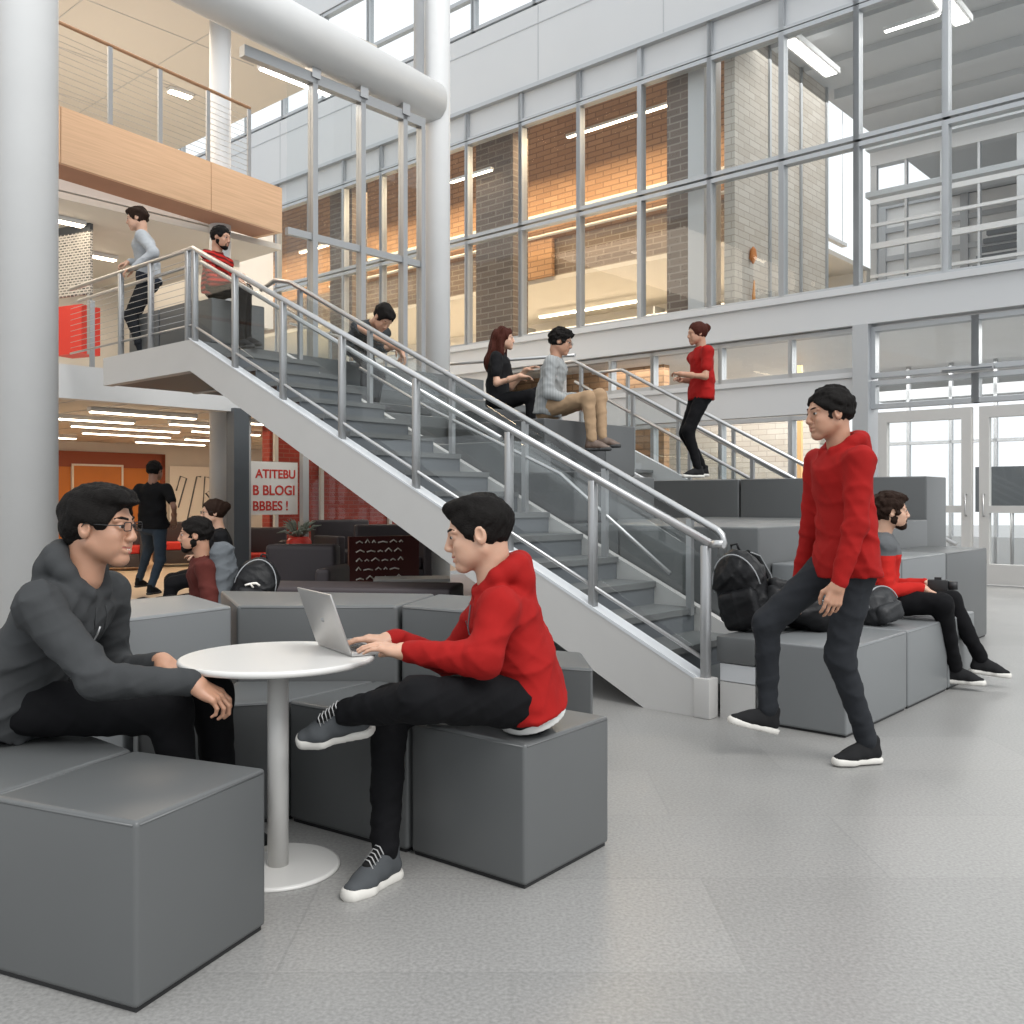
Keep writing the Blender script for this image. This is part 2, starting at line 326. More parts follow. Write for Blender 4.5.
# kitchen-like counter seen low in the brick room
ct = thing('shelving', 'long pale shelf unit low inside the warm brick room', 'shelf', WP(1.2, 7.0, 4.3), ANG)
MB().box(-5, 4, -.25, .25, 0, .9).build('cabinet', M['ceil'], ct); MB().box(-5, 4, -.25, .25, 1.3, 1.36).box(-5, 4, -.25, .25, 1.75, 1.8).build('shelf', M['white'], ct)
MB().box(-5, -4.95, -.25, .25, .9, 2.0).box(3.95, 4, -.25, .25, .9, 2.0).box(-.5, -.45, -.25, .25, .9, 2).build('side_panel', M['mullion'], ct)
# grey hall
tb = t_at(709) + .1
struct('wall_pale_brick', MB().box(tb, tb + .2, .35, 4.2, 4.3, 9.5), M['brickwhite'], WORG, ANG)
wl = MB()
for n_ in (1.6, 2.9, 4.1): wl.box(tb + .2, tb + .24, n_, n_ + .06, 4.3, 9.5)
struct('trim_5', wl, M['mullion'], WORG, ANG)
struct('ceiling_hall', MB().box(tb, T1 + 6, .3, 13, 9.5, 9.6), M['ceilgrey'], WORG, ANG)
bm_ = MB()
for n_, h in ((1.5, .18), (2.9, .12), (4.3, .2), (5.7, .12)): bm_.box(tb + .3, T1 + 6, n_, n_ + .22, 9.5 - h, 9.5)
struct('trim_6', bm_, M['ceilgrey'], WORG, ANG)
bw = MB()
bw.box(tb, T1 + 9, 7.0, 7.25, 8.72, 9.08).box(tb, T1 + 9, 7.0, 7.3, 7.85, 8.12).box(tb, T1 + 9, 7, 7.2, 4.3, 5.3).box(tb, T1 + 9, 7.0, 7.12, 6.85, 6.98).box(tb, T1 + 9, 7.0, 7.1, 6.2, 6.27).box(tb, T1 + 9, 7.0, 7.1, 7.35, 7.42).box(tb, T1 + 9, 7.0, 7.1, 5.75, 5.8)
struct('wall_hall_back', bw, M['panel'], WORG, ANG)
bl = MB(); k = 0; t = tb
while t < T1 + 8:
    bl.box(t, t + (.14 if k % 4 == 0 else .05), 7.02, 7.14, 4.3, 9.5); t += .75; k += 1
struct('trim_7', bl, M['mullion'], WORG, ANG)
rib = MB()
for i in range(11):
    z = 5.2 + i * .26; rib.box(tb + 1.6, T1 + 9, 7.6 + i * .28, 7.75 + i * .28, z, z + .11)
struct('trim_8', rib, M['dark'], WORG, ANG)
struct('wall_far', MB().box(tb - 2, T1 + 20, 13, 13.3, 4.0, 10.0), M['white'], WORG, ANG)
fr_ = MB()
for i in range(12): fr_.box(tb - 2 + i * 2.2, tb - 1.8 + i * 2.2, 12.9, 13, 4.0, 10)
for z in (4.9, 5.6, 6.4, 7.2, 8.0, 8.8, 9.5): fr_.box(tb - 2, T1 + 20, 12.92, 13, z, z + .14)
struct('trim_16', fr_, M['mullion'], WORG, ANG)
struct('trim_9', MB().box(tb + 1.2, T1 + 6, 3.6, 3.8, 6.95, 7.05).box(tb + 1.2, T1 + 6, 3.6, 3.8, 7.85, 8.0).box(tb + 4.1, tb + 4.25, 3.6, 3.8, 4.3, 8.0).box(tb + 6.3, tb + 6.45, 3.6, 3.8, 4.3, 8.0), M['mullion'], WORG, ANG)
def panel_light(label, x, n, z, L=.95, w=.34):
    o = thing('panel_light', label, 'ceiling light', WP(t_at(x, n), n, z), ANG, 'ceiling panel lights in the grey hall')
    MB().box(-w / 2 - .05, w / 2 + .05, -L / 2 - .05, L / 2 + .05, 0, .1).build('frame', M['white'], o)
    MB().box(-w / 2, w / 2, -L / 2, L / 2, -.012, 0).build('diffuser', M['lampw'], o)
panel_light('white ceiling panel light alone in a pane of the grey hall', 811, 1.35, 8.85, 1.7, .20)
panel_light('white ceiling panel light against the mullion above the glass doors', 952, .95, 8.68, 1.0, .20)
linlight('linear_light', 'slanting white tube light near top edge over the grey hall', WP(t_at(884, .8), .8, 8.62), WP(t_at(940, .8), .8, 8.62), .08, 'lampw')
sg = thing('hanging_light', 'short slanting white light fitting low in the grey hall', 'light', WP(t_at(835, 5), 5, 6.6), ANG)
MB().box(-.06, .06, -.5, .5, 0, .07).build('housing', M['white'], sg); MB().tube([(0, -.4, .07), (0, -.4, 2.9)], .006).tube([(0, .4, .07), (0, .4, 2.9)], .006).build('rod', M['steel2'], sg)
orn = thing('wall_ornament', 'thin orange vertical ornament on the pale brick wall behind glass', 'ornament', WP(tb + .26, .9, 4.35), ANG)
MB().tube([(0, 0, .1), (.02, 0, .7)], [.05, .015]).build('stem', mat('orange_glass', (.6, .25, .06), .4), orn); MB().lathe([(.01, 1.0), (.07, 1.1), (.05, 1.25), (.01, 1.3)], 12).build('finial', M['orange'], orn)
# ground floor beyond
bb = MB(); bb.box(-6, 6, 5, 5.3, 0, 3.9)
struct('wall_beyond', bb, M['brickwhite'], WORG, ANG)
struct('wall_beyond_brown', MB().box(-6, t_at(664, 1.5), 1.5, 1.7, 0, 3.9), M['brickwarm'], WORG, ANG)
struct('ceiling_low', MB().box(-8, 18, .35, 8, 3.86, 3.98), M['white'], WORG, ANG)
vm = MB()
for i in range(16): vm.box(6.2 + i * .8, 6.26 + i * .8, 5.0, 5.1, 0, 3.86)
vm.box(6, 19, 5, 5.12, 3.2, 3.4).box(6, 19, 5, 5.12, 2.3, 2.36).box(6, 19, 5, 5.12, .0, .5)
struct('trim_10', vm, M['mullion'], WORG, ANG)
pr = thing('orange_strip', 'narrow orange post behind the low windows beyond the stairs', 'post', WP(t_at(800, 3), 3, 0), ANG)
MB().box(-.04, .04, -.04, .04, 0, 3.8).build('upright', mat('amber_post', (.75, .45, .2), .5), pr); MB().box(-.1, .1, -.1, .1, 0, .05).build('foot', M['dark'], pr)
cb = thing('display_screen', 'dark screen on a stand seen through the right glass door', 'screen', WP(t_at(1012, 2.6), 2.6, 0), ANG)
MB().box(-.55, .55, -.03, .03, 1.0, 1.75).build('screen', M['dark'], cb); MB().tube([(0, 0, .03), (0, 0, 1.0)], .03).build('stand', M['steel2'], cb); MB().lathe([(.25, 0), (.25, .03)], 20).build('base', M['steel2'], cb)

# ---- left building: three levels behind the line s = -8.26 ----
LS = -8.26
o_ = S(LS, 0)
struct('ceiling_lounge', MB().box(-14, 0, -8, 9, 2.40, 2.46), M['ceil'], o_, ANG)
tl = MB()
for i in range(24): tl.box(-8.5, -.1, -7 + i * .62, -6.985 + i * .62, 2.392, 2.402)
struct('trim_11', tl, M['fascia'], o_, ANG)
struct('floor_level_two', MB().box(-14, -.02, -8, 3.7, 2.46, 2.69), M['fascia'], o_, ANG)
struct('trim_12', MB().box(-.02, .16, -8, 3.7, 2.34, 2.72), M['white'], o_, ANG)
struct('wall_level_two', MB().box(-5.2, -5, -8, 3.6, 2.69, 4.9), M['cream'], o_, ANG)
struct('wall_level_two_side', MB().box(-5, -1.6, 3.2, 3.35, 2.69, 4.9), M['cream'], o_, ANG)
struct('ceiling_level_two', MB().box(-14, -.6, -8, 3.4, 4.80, 4.88), M['ceil'], o_, ANG)
struct('floor_level_three', MB().box(-14, -.75, -8, 2.6, 4.95, 5.42), M['fascia'], o_, ANG)
struct('wall_level_three', MB().box(-9.2, -9, -8, 9, 5.42, 7.85), M['cream'], o_, ANG)
struct('ceiling_level_three', MB().box(-14, .1, -9, 4.6, 7.82, 7.95), M['ceil'], o_, ANG)
jl = MB()
for i in range(7): jl.box(-9, .05, -7 + i * 1.6, -6.985 + i * 1.6, 7.812, 7.822)
for i in range(6): jl.box(-8 + i * 1.6, -7.985 + i * 1.6, -8, 3.6, 7.812, 7.822)
struct('trim_13', jl, M['fascia'], o_, ANG)
# ground back wall
struct('wall_lounge_back', MB().box(-8.8, -8.6, -6, 14, 0, 2.42), M['cream'], o_, ANG)
oo = MB().box(-8.6, -8.56, .9, 5.9, 0, 2.08)
struct('wall_orange', oo, M['orange'], o_, ANG)
struct('trim_14', MB().box(-8.56, -8.53, .9, 5.9, 1.88, 2.2).box(-8.56, -8.53, 5.8, 5.9, 0, 2.2), M['orangedark'], o_, ANG)
dr = thing('door_3', None, None, S(LS - 8.55, 4.4), ANG); dr['kind'] = 'structure'
MB().box(0, .04, -.5, .5, 0, 1.9).build('door_leaf', M['orange'], dr); MB().box(0, .05, -.54, -.5, 0, 1.94).box(0, .05, .5, .54, 0, 1.94).box(0, .05, -.54, .54, 1.9, 1.94).build('door_frame', M['cream'], dr)
# scribble wall: black strokes
sc = thing('wall_lettering', 'dark thin line lettering painted on the cream lounge wall', 'lettering', S(LS - 8.52, 6.75, 0), ANG)
mbk = MB()
for pts in ([(-.55, 1.0), (-.35, 1.7), (-.5, 1.75), (-.6, 1.4)], [(-.4, .4), (-.1, 1.75), (0, 1.75)], [(.05, 1.0), (.1, 1.75), (.3, 1.7), (.3, 1.45), (.12, 1.35), (.55, .85)], [(.5, 1.7), (.6, 1.3), (.8, 1.6), (.9, 1.25), (.55, .85)]):
    mbk.tube([(0, y, z * .93 + .1) for y, z in pts], .018, 6)
mbk.build('stroke', M['dark'], sc); MB().box(-.012, -.002, -.75, 1.05, .4, 1.95).build('backing_panel', M['paper'], sc)
# ceiling lights ground floor
k = 0
spots = [(-1.2, .9, 1.5), (-2.6, .6, 1.6), (-2.3, 2.6, 1.2), (-3.8, 1.8, 1.8), (-3.4, 3.6, 1.3), (-5.2, 2.6, 1.6), (-5.4, 4.6, 1.4), (-1.3, 3.1, .9), (-6.8, 1.6, 1.6), (-6.9, 4.4, 1.5)]
names = ['nearest the fascia', 'above the hoodie man', 'beside the grey post', 'in the middle row', 'in the middle row above the walking man', 'in the far row', 'far row over the orange wall', 'close behind the round column', 'deepest over the orange door', 'deepest above the cream wall']
for (ds, w, L), nm in zip(spots, names):
    linlight('linear_light', 'glowing strip light on the low lounge ceiling, ' + nm, S(LS + ds, w, 2.335), S(LS + ds, w + L, 2.335), .11, group='lounge strip lights')
linlight('linear_light', 'long strip light on level two ceiling beside the standing man', S(-9.6, -1.4, 4.735), S(-9.6, .9, 4.735), .13)
linlight('linear_light', 'short strip light on level two ceiling behind the standing man', S(-11, 1.2, 4.735), S(-11, 2.0, 4.735), .13)
linlight('linear_light', 'strip light on the cream ceiling above the balcony rail', S(-9.4, .1, 7.755), S(-9.4, 1.0, 7.755), .14)
linlight('linear_light', 'small strip light on balcony ceiling behind the round column', S(-11.5, 3.1, 7.755), S(-11.5, 3.5, 7.755), .16)
# sign and storefront
sn = thing('lounge_sign', 'white sign with three rows of red block letters', 'sign', S(LS - .1, 2.55, 1.0), ANG)
MB().box(-.02, .02, 0, .76, 0, .72).build('board', M['paper'], sn)
for txt, y0, z0, sz in (('ATITEBU', .08, .50, .165), ('B BLOGI', .03, .27, .185), ('BBBES !', .03, .06, .18)):
    textobj('lettering', txt, sz, M['red'], sn, (.022, y0, z0), (math.radians(90), 0, math.radians(90)), .003)
st = MB()
struct('wall_red_brick', MB().box(-2.2, -2.0, 4.15, 10, 0, 2.4), M['brickred'], o_, ANG)
for y in (4.2, 5.1, 6.6): st.box(-1.98, -1.93, y, y + .07, 0, 2.4)
st.box(-.05, .03, 2.42, 2.49, 0, 2.4).box(-.05, .03, 3.32, 3.42, 0, 2.4)
struct('trim_15', st, M['fascia'], o_, ANG)
wn[0] += 1
wd = thing('window_%d' % wn[0], None, None, S(LS, 3.45, 0), ANG); wd['kind'] = 'structure'
MB().box(-.004, .004, 0, 4.4, .05, 2.38).build('pane', M['glass'], wd); MB().box(-.03, .03, 0, 4.4, 0, .05).box(-.03, .03, 2.2, 2.25, .05, 2.38).build('window_frame', M['mullion'], wd)
def w_on(x, s):
    r = (x - 512) / 946; O = ORG + AX * s; return (r * O.y - O.x) / (.663 - .749 * r)
def V0(*a): return Vector(a)
# ================================================================ COLUMNS, PIPE, STAIR, GUARDS
def column(label, loc, r, h, m='white', n=48):
    o = thing('round_column', label, 'column', loc, 0, kind='thing')
    MB().lathe([(r, 0.0), (r, h)], n).build('shaft', M[m], o); MB().lathe([(r + .012, 0), (r + .012, .1)], n).build('base_ring', M['fascia'], o)
    return o
column('thick white round column behind the man in the grey hoodie', Vector((-3.84, 7.5, 0)), .222, 13)
column('tall white round column where the big horizontal pipe ends', S(-6.45, 4.18), .175, 14)
column('slim pale round column passing the wood faced balcony', S(-8.75, 2.35), .14, 7.82, 'panel')
gp = thing('steel_post', 'dark grey steel post beside slim column under the landing', 'post', S(-8.12, 2.22), ANG)
MB().box(-.09, .09, -.11, .11, .01, 2.38).build('shaft', M['dark'], gp); MB().box(-.14, .14, -.15, .15, 0, .012).build('base_plate', M['dark'], gp)
vp = thing('drain_pipe', 'thin white vertical pipe beside the tall column, above the big pipe', 'pipe', S(-6.5, 3.9), ANG)
MB().tube([(0, 0, 6.6), (0, 0, 14)], .07, 14).build('pipe_run', M['panel'], vp); MB().lathe([(.085, 6.62), (.085, 6.72)], 16).build('collar', M['white'], vp)
bp = thing('big_pipe', 'huge white horizontal round pipe crossing overhead to the tall column', 'pipe', V0(-1.03, 12.6, 6.45), math.atan2(2.6, 1.85) - math.pi / 2)
MB().tube([(0, -.08, 0), (0, -9, 0)], .285, 40).build('pipe_run', M['white'], bp); MB().tube([(0, .0, 0), (0, -.08, 0)], [.22, .285], 40).build('end_cap', M['white'], bp)
# ---- glass partition on the landing ----
gpz = thing('glass_partition', 'tall glass partition in steel frame under the big pipe', 'partition', S(-6.3, 1.0, 2.69), ANG)
ws = []
for x in (313, 361, 403, 421):
    r = (x - 512) / 946; O = ORG + AX * -6.3; ws.append((r * O.y - O.x) / (.663 - .749 * r) - 1.0)
ws = [w_on(284, -6.3) - 1.0] + ws
for i, y in enumerate(ws[1:]): MB().box(-.05, .05, y - .035, y + .035, 0, 3.42).build('mullion', M['steel2'], gpz)
MB().box(-.05, .05, .12, ws[-1] - .035, 3.3, 3.42).build('head_rail', M['steel2'], gpz)
MB().box(-.03, .03, ws[0] + .035, ws[-1] - .035, 1.5, 1.58).build('transom', M['steel2'], gpz)
for i in range(len(ws) - 1): MB().box(-.004, .004, ws[i] + .035, ws[i + 1] - .035, .02, 1.5).box(-.004, .004, ws[i] + .035, ws[i + 1] - .035, 1.58, 3.3).build('glass_panel', M['glass'], gpz)
for i, y in enumerate(ws[1:4]): MB().box(-.07, .07, y - .06, y + .06, 3.36, 3.5).build('bracket', M['steel'], gpz)
linlight('linear_light', 'white light strip along the head of the glass partition', S(-6.7, 1.6, 6.15), S(-6.7, 2.6, 6.15), .08, 'lampw')
# ---- balcony ----
BA = Vector((-5.0, 10.4, 0)); BR = math.atan2(2.8, 1.8) - math.pi / 2; BD = Vector((1.8, 2.8, 0)).normalized()
def b_on(x):
    r = (x - 512) / 946; return (r * BA.y - BA.x) / (BD.x - BD.y * r)
bc = thing('balcony_fascia', 'light oak panelled balcony edge above the standing man', 'balcony', BA + Vector((0, 0, 4.9)), BR)
for y0, y1 in ((-7.5, -2.2), (-2.19, .0), (.01, 2.04), (2.05, 3.26)): MB().box(0, .06, y0, y1, .0, .62).build('oak_panel', M['wood'], bc)
MB().box(-.45, .0, 3.19, 3.26, 0, .62).build('end_panel', M['wood'], bc)
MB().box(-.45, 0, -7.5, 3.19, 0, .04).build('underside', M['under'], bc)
def cable_guard(label, org, y0, y1, posts, H=.92, rail='woodrail', rz=ANG):
    g = thing('cable_guard', label, 'guard rail', org, rz)
    MB().tube([(0, y0, H), (0, y1, H)], .022, 10).build('top_rail', M[rail], g)
    for y in posts: MB().box(-.012, .012, y - .028, y + .028, 0, H - .02).build('post', M['steel2'], g)
    cbm = MB(); n = 11
    for i in range(n): zz = .06 + i * (H - .12) / n; cbm.tube([(0, y0, zz), (0, y1, zz)], .0035, 5)
    c_ = cbm.build('cable_infill', M['cable'], g)
    return g
cable_guard('balcony guard with brown top rail and thin cables above oak panels', BA + Vector((0, 0, 5.54)), -4, b_on(250), [b_on(x) for x in (20, 110, 160, 208, 249)], rz=BR)
cable_guard('cable guard along the level two floor beside the standing man', S(-8.2, 0, 2.72), -4, -.05, [w_on(x, -8.2) for x in (15, 92)] , .80)
# ---- landing + stair ----
ZL = 2.69; SL = -5.41
sk = .466; zt0 = .17
stair = thing('staircase', 'grey staircase with solid pale stringer rising to the landing', 'staircase', S(0, 0), ANG)
def stringer(w0, w1):
    zt = lambda s: zt0 - sk * s
    return MB().prism_y([(.02, 0), (.02, zt0), (SL, ZL), (-7.15, ZL), (-7.15, ZL - .29), (SL, ZL - .29), (-.40, 0)][::-1], w0, w1)
stringer(0, .10).build('stringer', M['fascia'], stair); stringer(1.02, 1.08).build('stringer', M['fascia'], stair)
MB().prism_y([(.02, zt0), (SL, ZL), (SL - .03, ZL + .022), (.02, zt0 + .022)], -.004, .104).build('cap_strip', M['strip'], stair)
n = 17; rise = ZL / n; run = -SL / n
for i in range(n - 1):
    s1 = -run * i - .02; s0 = s1 - run
    MB().box(s0 - .02, s1, .11, 1.02, rise * (i + 1) - .04, rise * (i + 1)).build('tread', M['step'], stair)
    MB().box(s1 - .03, s1 - .015, .11, 1.02, rise * i, rise * (i + 1) - .04).build('riser', M['dark'], stair)
MB().box(-7.15, SL, .11, 3.98, ZL - .2, ZL).build('landing_deck', M['step'], stair)
MB().box(-7.13, SL, .11, 3.98, ZL - .28, ZL - .2).build('landing_soffit', M['dark'], stair)
lamp0 = None
def rail_line(g, name, p, r=.021, m='steel'): return MB().tube(p, r, 10).build(name, M[m], g)
ng = thing('stair_guard', 'near steel and glass guard running down the stair side', 'guard rail', S(0, 0), ANG)
post_s = [s_at(x) for x in (192, 232, 280, 339, 413, 506, 590, 703)]
HT = lambda s: (.958 + (-s) * (3.545 - .958) / (-SL)) if s > SL else 3.545
ST = lambda s: (zt0 - sk * s) if s > SL else ZL
rail_line(ng, 'top_rail', [(0.02, .03, HT(0)), (SL, .03, 3.545), (-8.0, .03, 3.545)], .023)
rail_line(ng, 'handrail', [(s_at(501, .12), .12, HT(s_at(501, .12)) - .12), (SL, .12, 3.43), (-8.0, .12, 3.43)], .019)
rail_line(ng, 'lower_rail', [(0, .03, ST(0) + .14), (SL, .03, ZL + .14), (-8.0, .03, ZL + .14)], .012)
rail_line(ng, 'handrail_end', [(.10, .03, HT(0)), (0.02, .03, HT(0))], .023)
allp = [s for s in (s_at(118), s_at(148), s_at(185)) ] + post_s
for s in allp: MB().box(s - .022, s + .022, .005, .055, ST(s) + (.0 if s < -.1 else -.15), HT(s) - .015).build('post', M['steel2'], ng, bevel=.004, seg=1)
MB().box(post_s[-1] - .05, post_s[-1] + .05, -.02, .08, 0, .22).build('post_shoe', M['fascia'], ng, bevel=.008)
ps = sorted(allp)
for a, b in zip(ps[:-1], ps[1:]):
    if b - a < .15 or a < SL - .1: continue
    q = MB(); za, zb = ST(a) + .19, ST(b) + .19; ta, tb2 = HT(a) - .06, HT(b) - .06
    q.hexa([(a + .04, .026, za), (b - .04, .026, zb), (b - .04, .034, zb), (a + .04, .034, za), (a + .04, .026, ta), (b - .04, .026, tb2), (b - .04, .034, tb2), (a + .04, .034, ta)])
    q.build('glass_panel', M['glass2'], ng)
cbm = MB()
for i in range(10): zz = ZL + .2 + i * .062; cbm.tube([(-8.0, .03, zz), (SL, .03, zz)], .003, 5)
cbm.build('cable_infill', M['cable'], ng)
fg = thing('stair_guard', 'second guard on the inner stair side, rail looping at its foot', 'guard rail', S(0, 0), ANG)
wf = .95
sb = s_at(718, wf); stp_ = s_at(290, wf)
zB, zT = .98, 3.35
sl = (zT - zB) / (sb - stp_); FT = lambda s: zB + (sb - s) * sl
rail_line(fg, 'top_rail', [(sb + .02, wf, FT(sb) - .16), (sb + .045, wf, FT(sb) - .06), (sb + .03, wf, FT(sb) - .01), (sb, wf, FT(sb) + .02), (stp_, wf, zT), (stp_ - .25, wf, zT + .06), (stp_ - .5, wf, zT)], .023)
rail_line(fg, 'lower_rail', [(s_at(670, wf), wf, .70), (s_at(560, wf), wf, ST(s_at(560, wf)) + .40), (s_at(430, wf), wf, ST(s_at(430, wf)) + .32), (s_at(360, wf), wf, ST(s_at(360, wf)) + .32)], .014)
for x in (300, 370, 452, 525, 605, 690):
    s = s_at(x, wf); MB().box(s - .02, s + .02, wf - .02, wf + .02, ST(s) - .05, FT(s) - .01).build('post', M['steel2'], fg)
xs_ = [s_at(x, wf) for x in (300, 370, 452, 525, 605, 690)]
for a, b in zip(xs_[:-1], xs_[1:]):
    q = MB(); q.hexa([(a + .03, wf - .004, ST(a) + .12), (b - .03, wf - .004, ST(b) + .12), (b - .03, wf + .004, ST(b) + .12), (a + .03, wf + .004, ST(a) + .12), (a + .03, wf - .004, FT(a) - .06), (b - .03, wf - .004, FT(b) - .06), (b - .03, wf + .004, FT(b) - .06), (a + .03, wf + .004, FT(a) - .06)])
    q.build('glass_panel', M['glass2'], fg)
# grey panel guard at bleacher top
ug = thing('landing_guard', 'thin rail guard behind the leaning person at the landing', 'guard rail', S(0, 0), ANG)
p0 = s_at(290, 4.47); p1 = s_at(445, 4.47); p2 = s_at(575, 4.47)
rail_line(ug, 'top_rail', [(p0, 4.47, 4.05), (p1, 4.47, 3.05), (p2, 4.47, 2.95)], .02); 
for x, z0, z1 in ((330, 2.7, 3.8), (385, 2.7, 3.42), (443, 2.5, 3.05), (505, 2.1, 3.0), (560, 1.9, 2.95)):
    s = s_at(x, 4.47); MB().box(s - .02, s + .02, 4.45, 4.49, z0, z1).build('post', M['steel2'], ug)
# far stair
fs = thing('far_staircase', 'far staircase beyond the tiered seats, climbing left', 'staircase', S(0, 0), ANG)
FZ = lambda s: -.35 - .5 * s
MB().prism_y([(-1.0, 0), (-1.0, .15), (-5.2, FZ(-5.2) - .1), (-5.2, FZ(-5.2) - .5), (-1.4, 0)][::-1], 5.05, 5.12).build('stringer', M['panel'], fs)
MB().prism_y([(-1.0, 0), (-1.0, .15), (-5.2, FZ(-5.2) - .1), (-5.2, FZ(-5.2) - .5), (-1.4, 0)][::-1], 6.1, 6.17).build('stringer', M['panel'], fs)
for i in range(13): s = -1.1 - i * .32; MB().box(s - .32, s, 5.12, 6.1, FZ(s) - .24, FZ(s) - .2).build('tread', M['step'], fs)
for wq, nm in ((5.1, 'near guard of the far staircase, rail falling towards the dark block'), (6.15, 'outer guard of the far staircase beside the windows')):
    g = thing('stair_guard', nm, 'guard rail', S(0, 0), ANG)
    e0 = s_at(575, 5.1); RZ = lambda s: 2.99 - (s - e0) * .522
    rail_line(g, 'top_rail', [(e0 - .5, wq, RZ(e0)), (e0, wq, RZ(e0)), (-.5, wq, RZ(-.5))], .024); rail_line(g, 'lower_rail', [(e0, wq, RZ(e0) - .26), (-.6, wq, RZ(-.6) - .26)], .02)
    for i in range(6):
        s = e0 + .1 + i * .8; MB().box(s - .02, s + .02, wq - .02, wq + .02, FZ(s) - .3 if FZ(s) > .3 else 0, RZ(s)).build('post', M['steel2'], g)
    q = MB(); sE = -.9
    q.hexa([(e0 + .1, wq - .004, RZ(e0) - .95), (sE, wq - .004, RZ(sE) - .95), (sE, wq + .004, RZ(sE) - .95), (e0 + .1, wq + .004, RZ(e0) - .95), (e0 + .1, wq - .004, RZ(e0) - .3), (sE, wq - .004, RZ(sE) - .3), (sE, wq + .004, RZ(sE) - .3), (e0 + .1, wq + .004, RZ(e0) - .3)])
    q.build('glass_panel', M['glass2'], g)

# ================================================================ TIERED SEATS
fblock('lowest bench block, end face toward the walking man', .27, .76, .07, .95, 0, .45, 'vinyl_l', 'bench blocks on the floor', 'bench_block', 'bench block')
fblock('lowest bench block between two others, beside the small black bag', .27, .76, .96, 1.68, 0, .45, 'vinyl_l', 'bench blocks on the floor', 'bench_block', 'bench block')
fblock('lowest bench block at the far end under the sitting man', .27, .76, 1.69, 2.25, 0, .45, 'vinyl_l', 'bench blocks on the floor', 'bench_block', 'bench block')
pf = thing('seat_platform', 'low pale platform carrying the big black backpack beside stair foot', 'platform', S(.15, .3), ANG)
MB().box(-.10, .11, -.22, .95, 0, .20).build('plinth', M['fascia'], pf); MB().box(-.10, .11, -.22, .95, .205, .30).build('riser_board', M['panel'], pf); MB().box(-.12, .11, -.23, .95, .305, .45).build('cushion', M['vinyl'], pf, bevel=.01)
fblock('second tier seat block with pale top beside the black backpack', -.23, .26, 1.26, 2.3, 0, .78, 'vinyl_l', 'second tier seat blocks')
fblock('second tier seat block behind the walking man', -.23, .26, 2.31, 3.3, 0, .78, 'vinyl_l', 'second tier seat blocks')
fblock('second tier seat block ending near the glass doors', -.23, .26, 3.31, 4.43, 0, .78, 'vinyl', 'second tier seat blocks')
fblock('third tier seat block near the stair guard foot', -1.35, -.24, 1.10, 2.6, 0, 1.02, 'vinyl', 'third tier seat blocks')
fblock('third tier seat block behind the walking man', -1.35, -.24, 2.61, 3.5, 0, 1.02, 'vinyl', 'third tier seat blocks')
fblock('third tier seat block at the far end below the top row', -1.35, -.24, 3.51, 4.43, 0, 1.02, 'vinyl', 'third tier seat blocks')
fblock('wide third tier block behind the glass guard', -2.45, -1.36, 1.10, 4.43, 0, 1.02, 'vinyl', 'third tier seat blocks')
sA = s_at(739, 4.44)
fblock('top row block with its end toward the glass doors', -1.25, -.25, 4.44, 5.0, 0, 1.42, 'vinyl', 'top row seat blocks', 'back_block')
fblock('top row block in the middle behind the walking man', sA + .01, -1.26, 4.44, 5.0, 0, 1.42, 'vinyl', 'top row seat blocks', 'back_block')
fblock('top row block under the standing woman in red polo', sA - 1.6, sA, 4.44, 5.0, 0, 1.42, 'vinyl', 'top row seat blocks', 'back_block')
fblock('tier block under the feet of the man in tan trousers', -3.6, -2.46, 1.7, 3.3, .9, 1.42, 'vinyl', 'upper tier blocks', 'tier_block')
fblock('tier block behind the glass guard beside the stair', -2.44, -1.75, 1.10, 1.69, 1.025, 1.42, 'vinyl_d', 'upper tier blocks', 'tier_block')
fblock('tier block beside the stair behind glass, lower than the next', -3.6, -2.46, 1.10, 1.69, .95, 1.68, 'vinyl', 'upper tier blocks', 'tier_block')
fblock('wide tier block under the long haired woman', -4.3, -3.61, 1.10, 4.4, 1.4, 1.72, 'vinyl', 'upper tier blocks', 'tier_block')
fblock('wide tier block below the leaning person', -5.0, -4.31, 1.10, 4.4, 1.73, 2.05, 'vinyl', 'upper tier blocks', 'tier_block')
fblock('uppermost wide tier block next to the landing', -5.40, -5.01, 1.10, 4.4, 2.06, 2.38, 'vinyl', 'upper tier blocks', 'tier_block')
fblock('dark cube seat under the man in the striped shirt', -3.45, -2.62, 1.8, 2.7, 1.42, 1.92, 'vinyl_d', 'cube seats of the pair', 'cube_seat')
fblock('dark cube seat beside the man in striped shirt, nobody on it', -3.45, -2.62, 2.71, 3.2, 1.42, 1.92, 'vinyl', 'cube seats of the pair', 'cube_seat')
fblock('dark cube seat under the long haired woman', -4.25, -3.65, 2.2, 3.1, 1.72, 2.10, 'vinyl_d', 'cube seats of the pair', 'cube_seat')
fblock('black seat slab beside the leaning person', -4.9, -4.35, 1.2, 2.1, 2.05, 2.14, 'vinyl_d', None, 'cube_seat')
fblock('grey landing block between the stair guard posts', -6.45, -5.75, .25, .85, 2.69, 3.15, 'vinyl', 'landing seat blocks', 'cube_seat')
fblock('grey landing block under the man in the red jersey', -5.74, -5.46, .25, .85, 2.69, 3.13, 'vinyl', 'landing seat blocks', 'cube_seat')
fblock('grey landing block behind the standing man legs', -7.1, -6.46, .25, .85, 2.69, 3.15, 'vinyl', 'landing seat blocks', 'cube_seat')

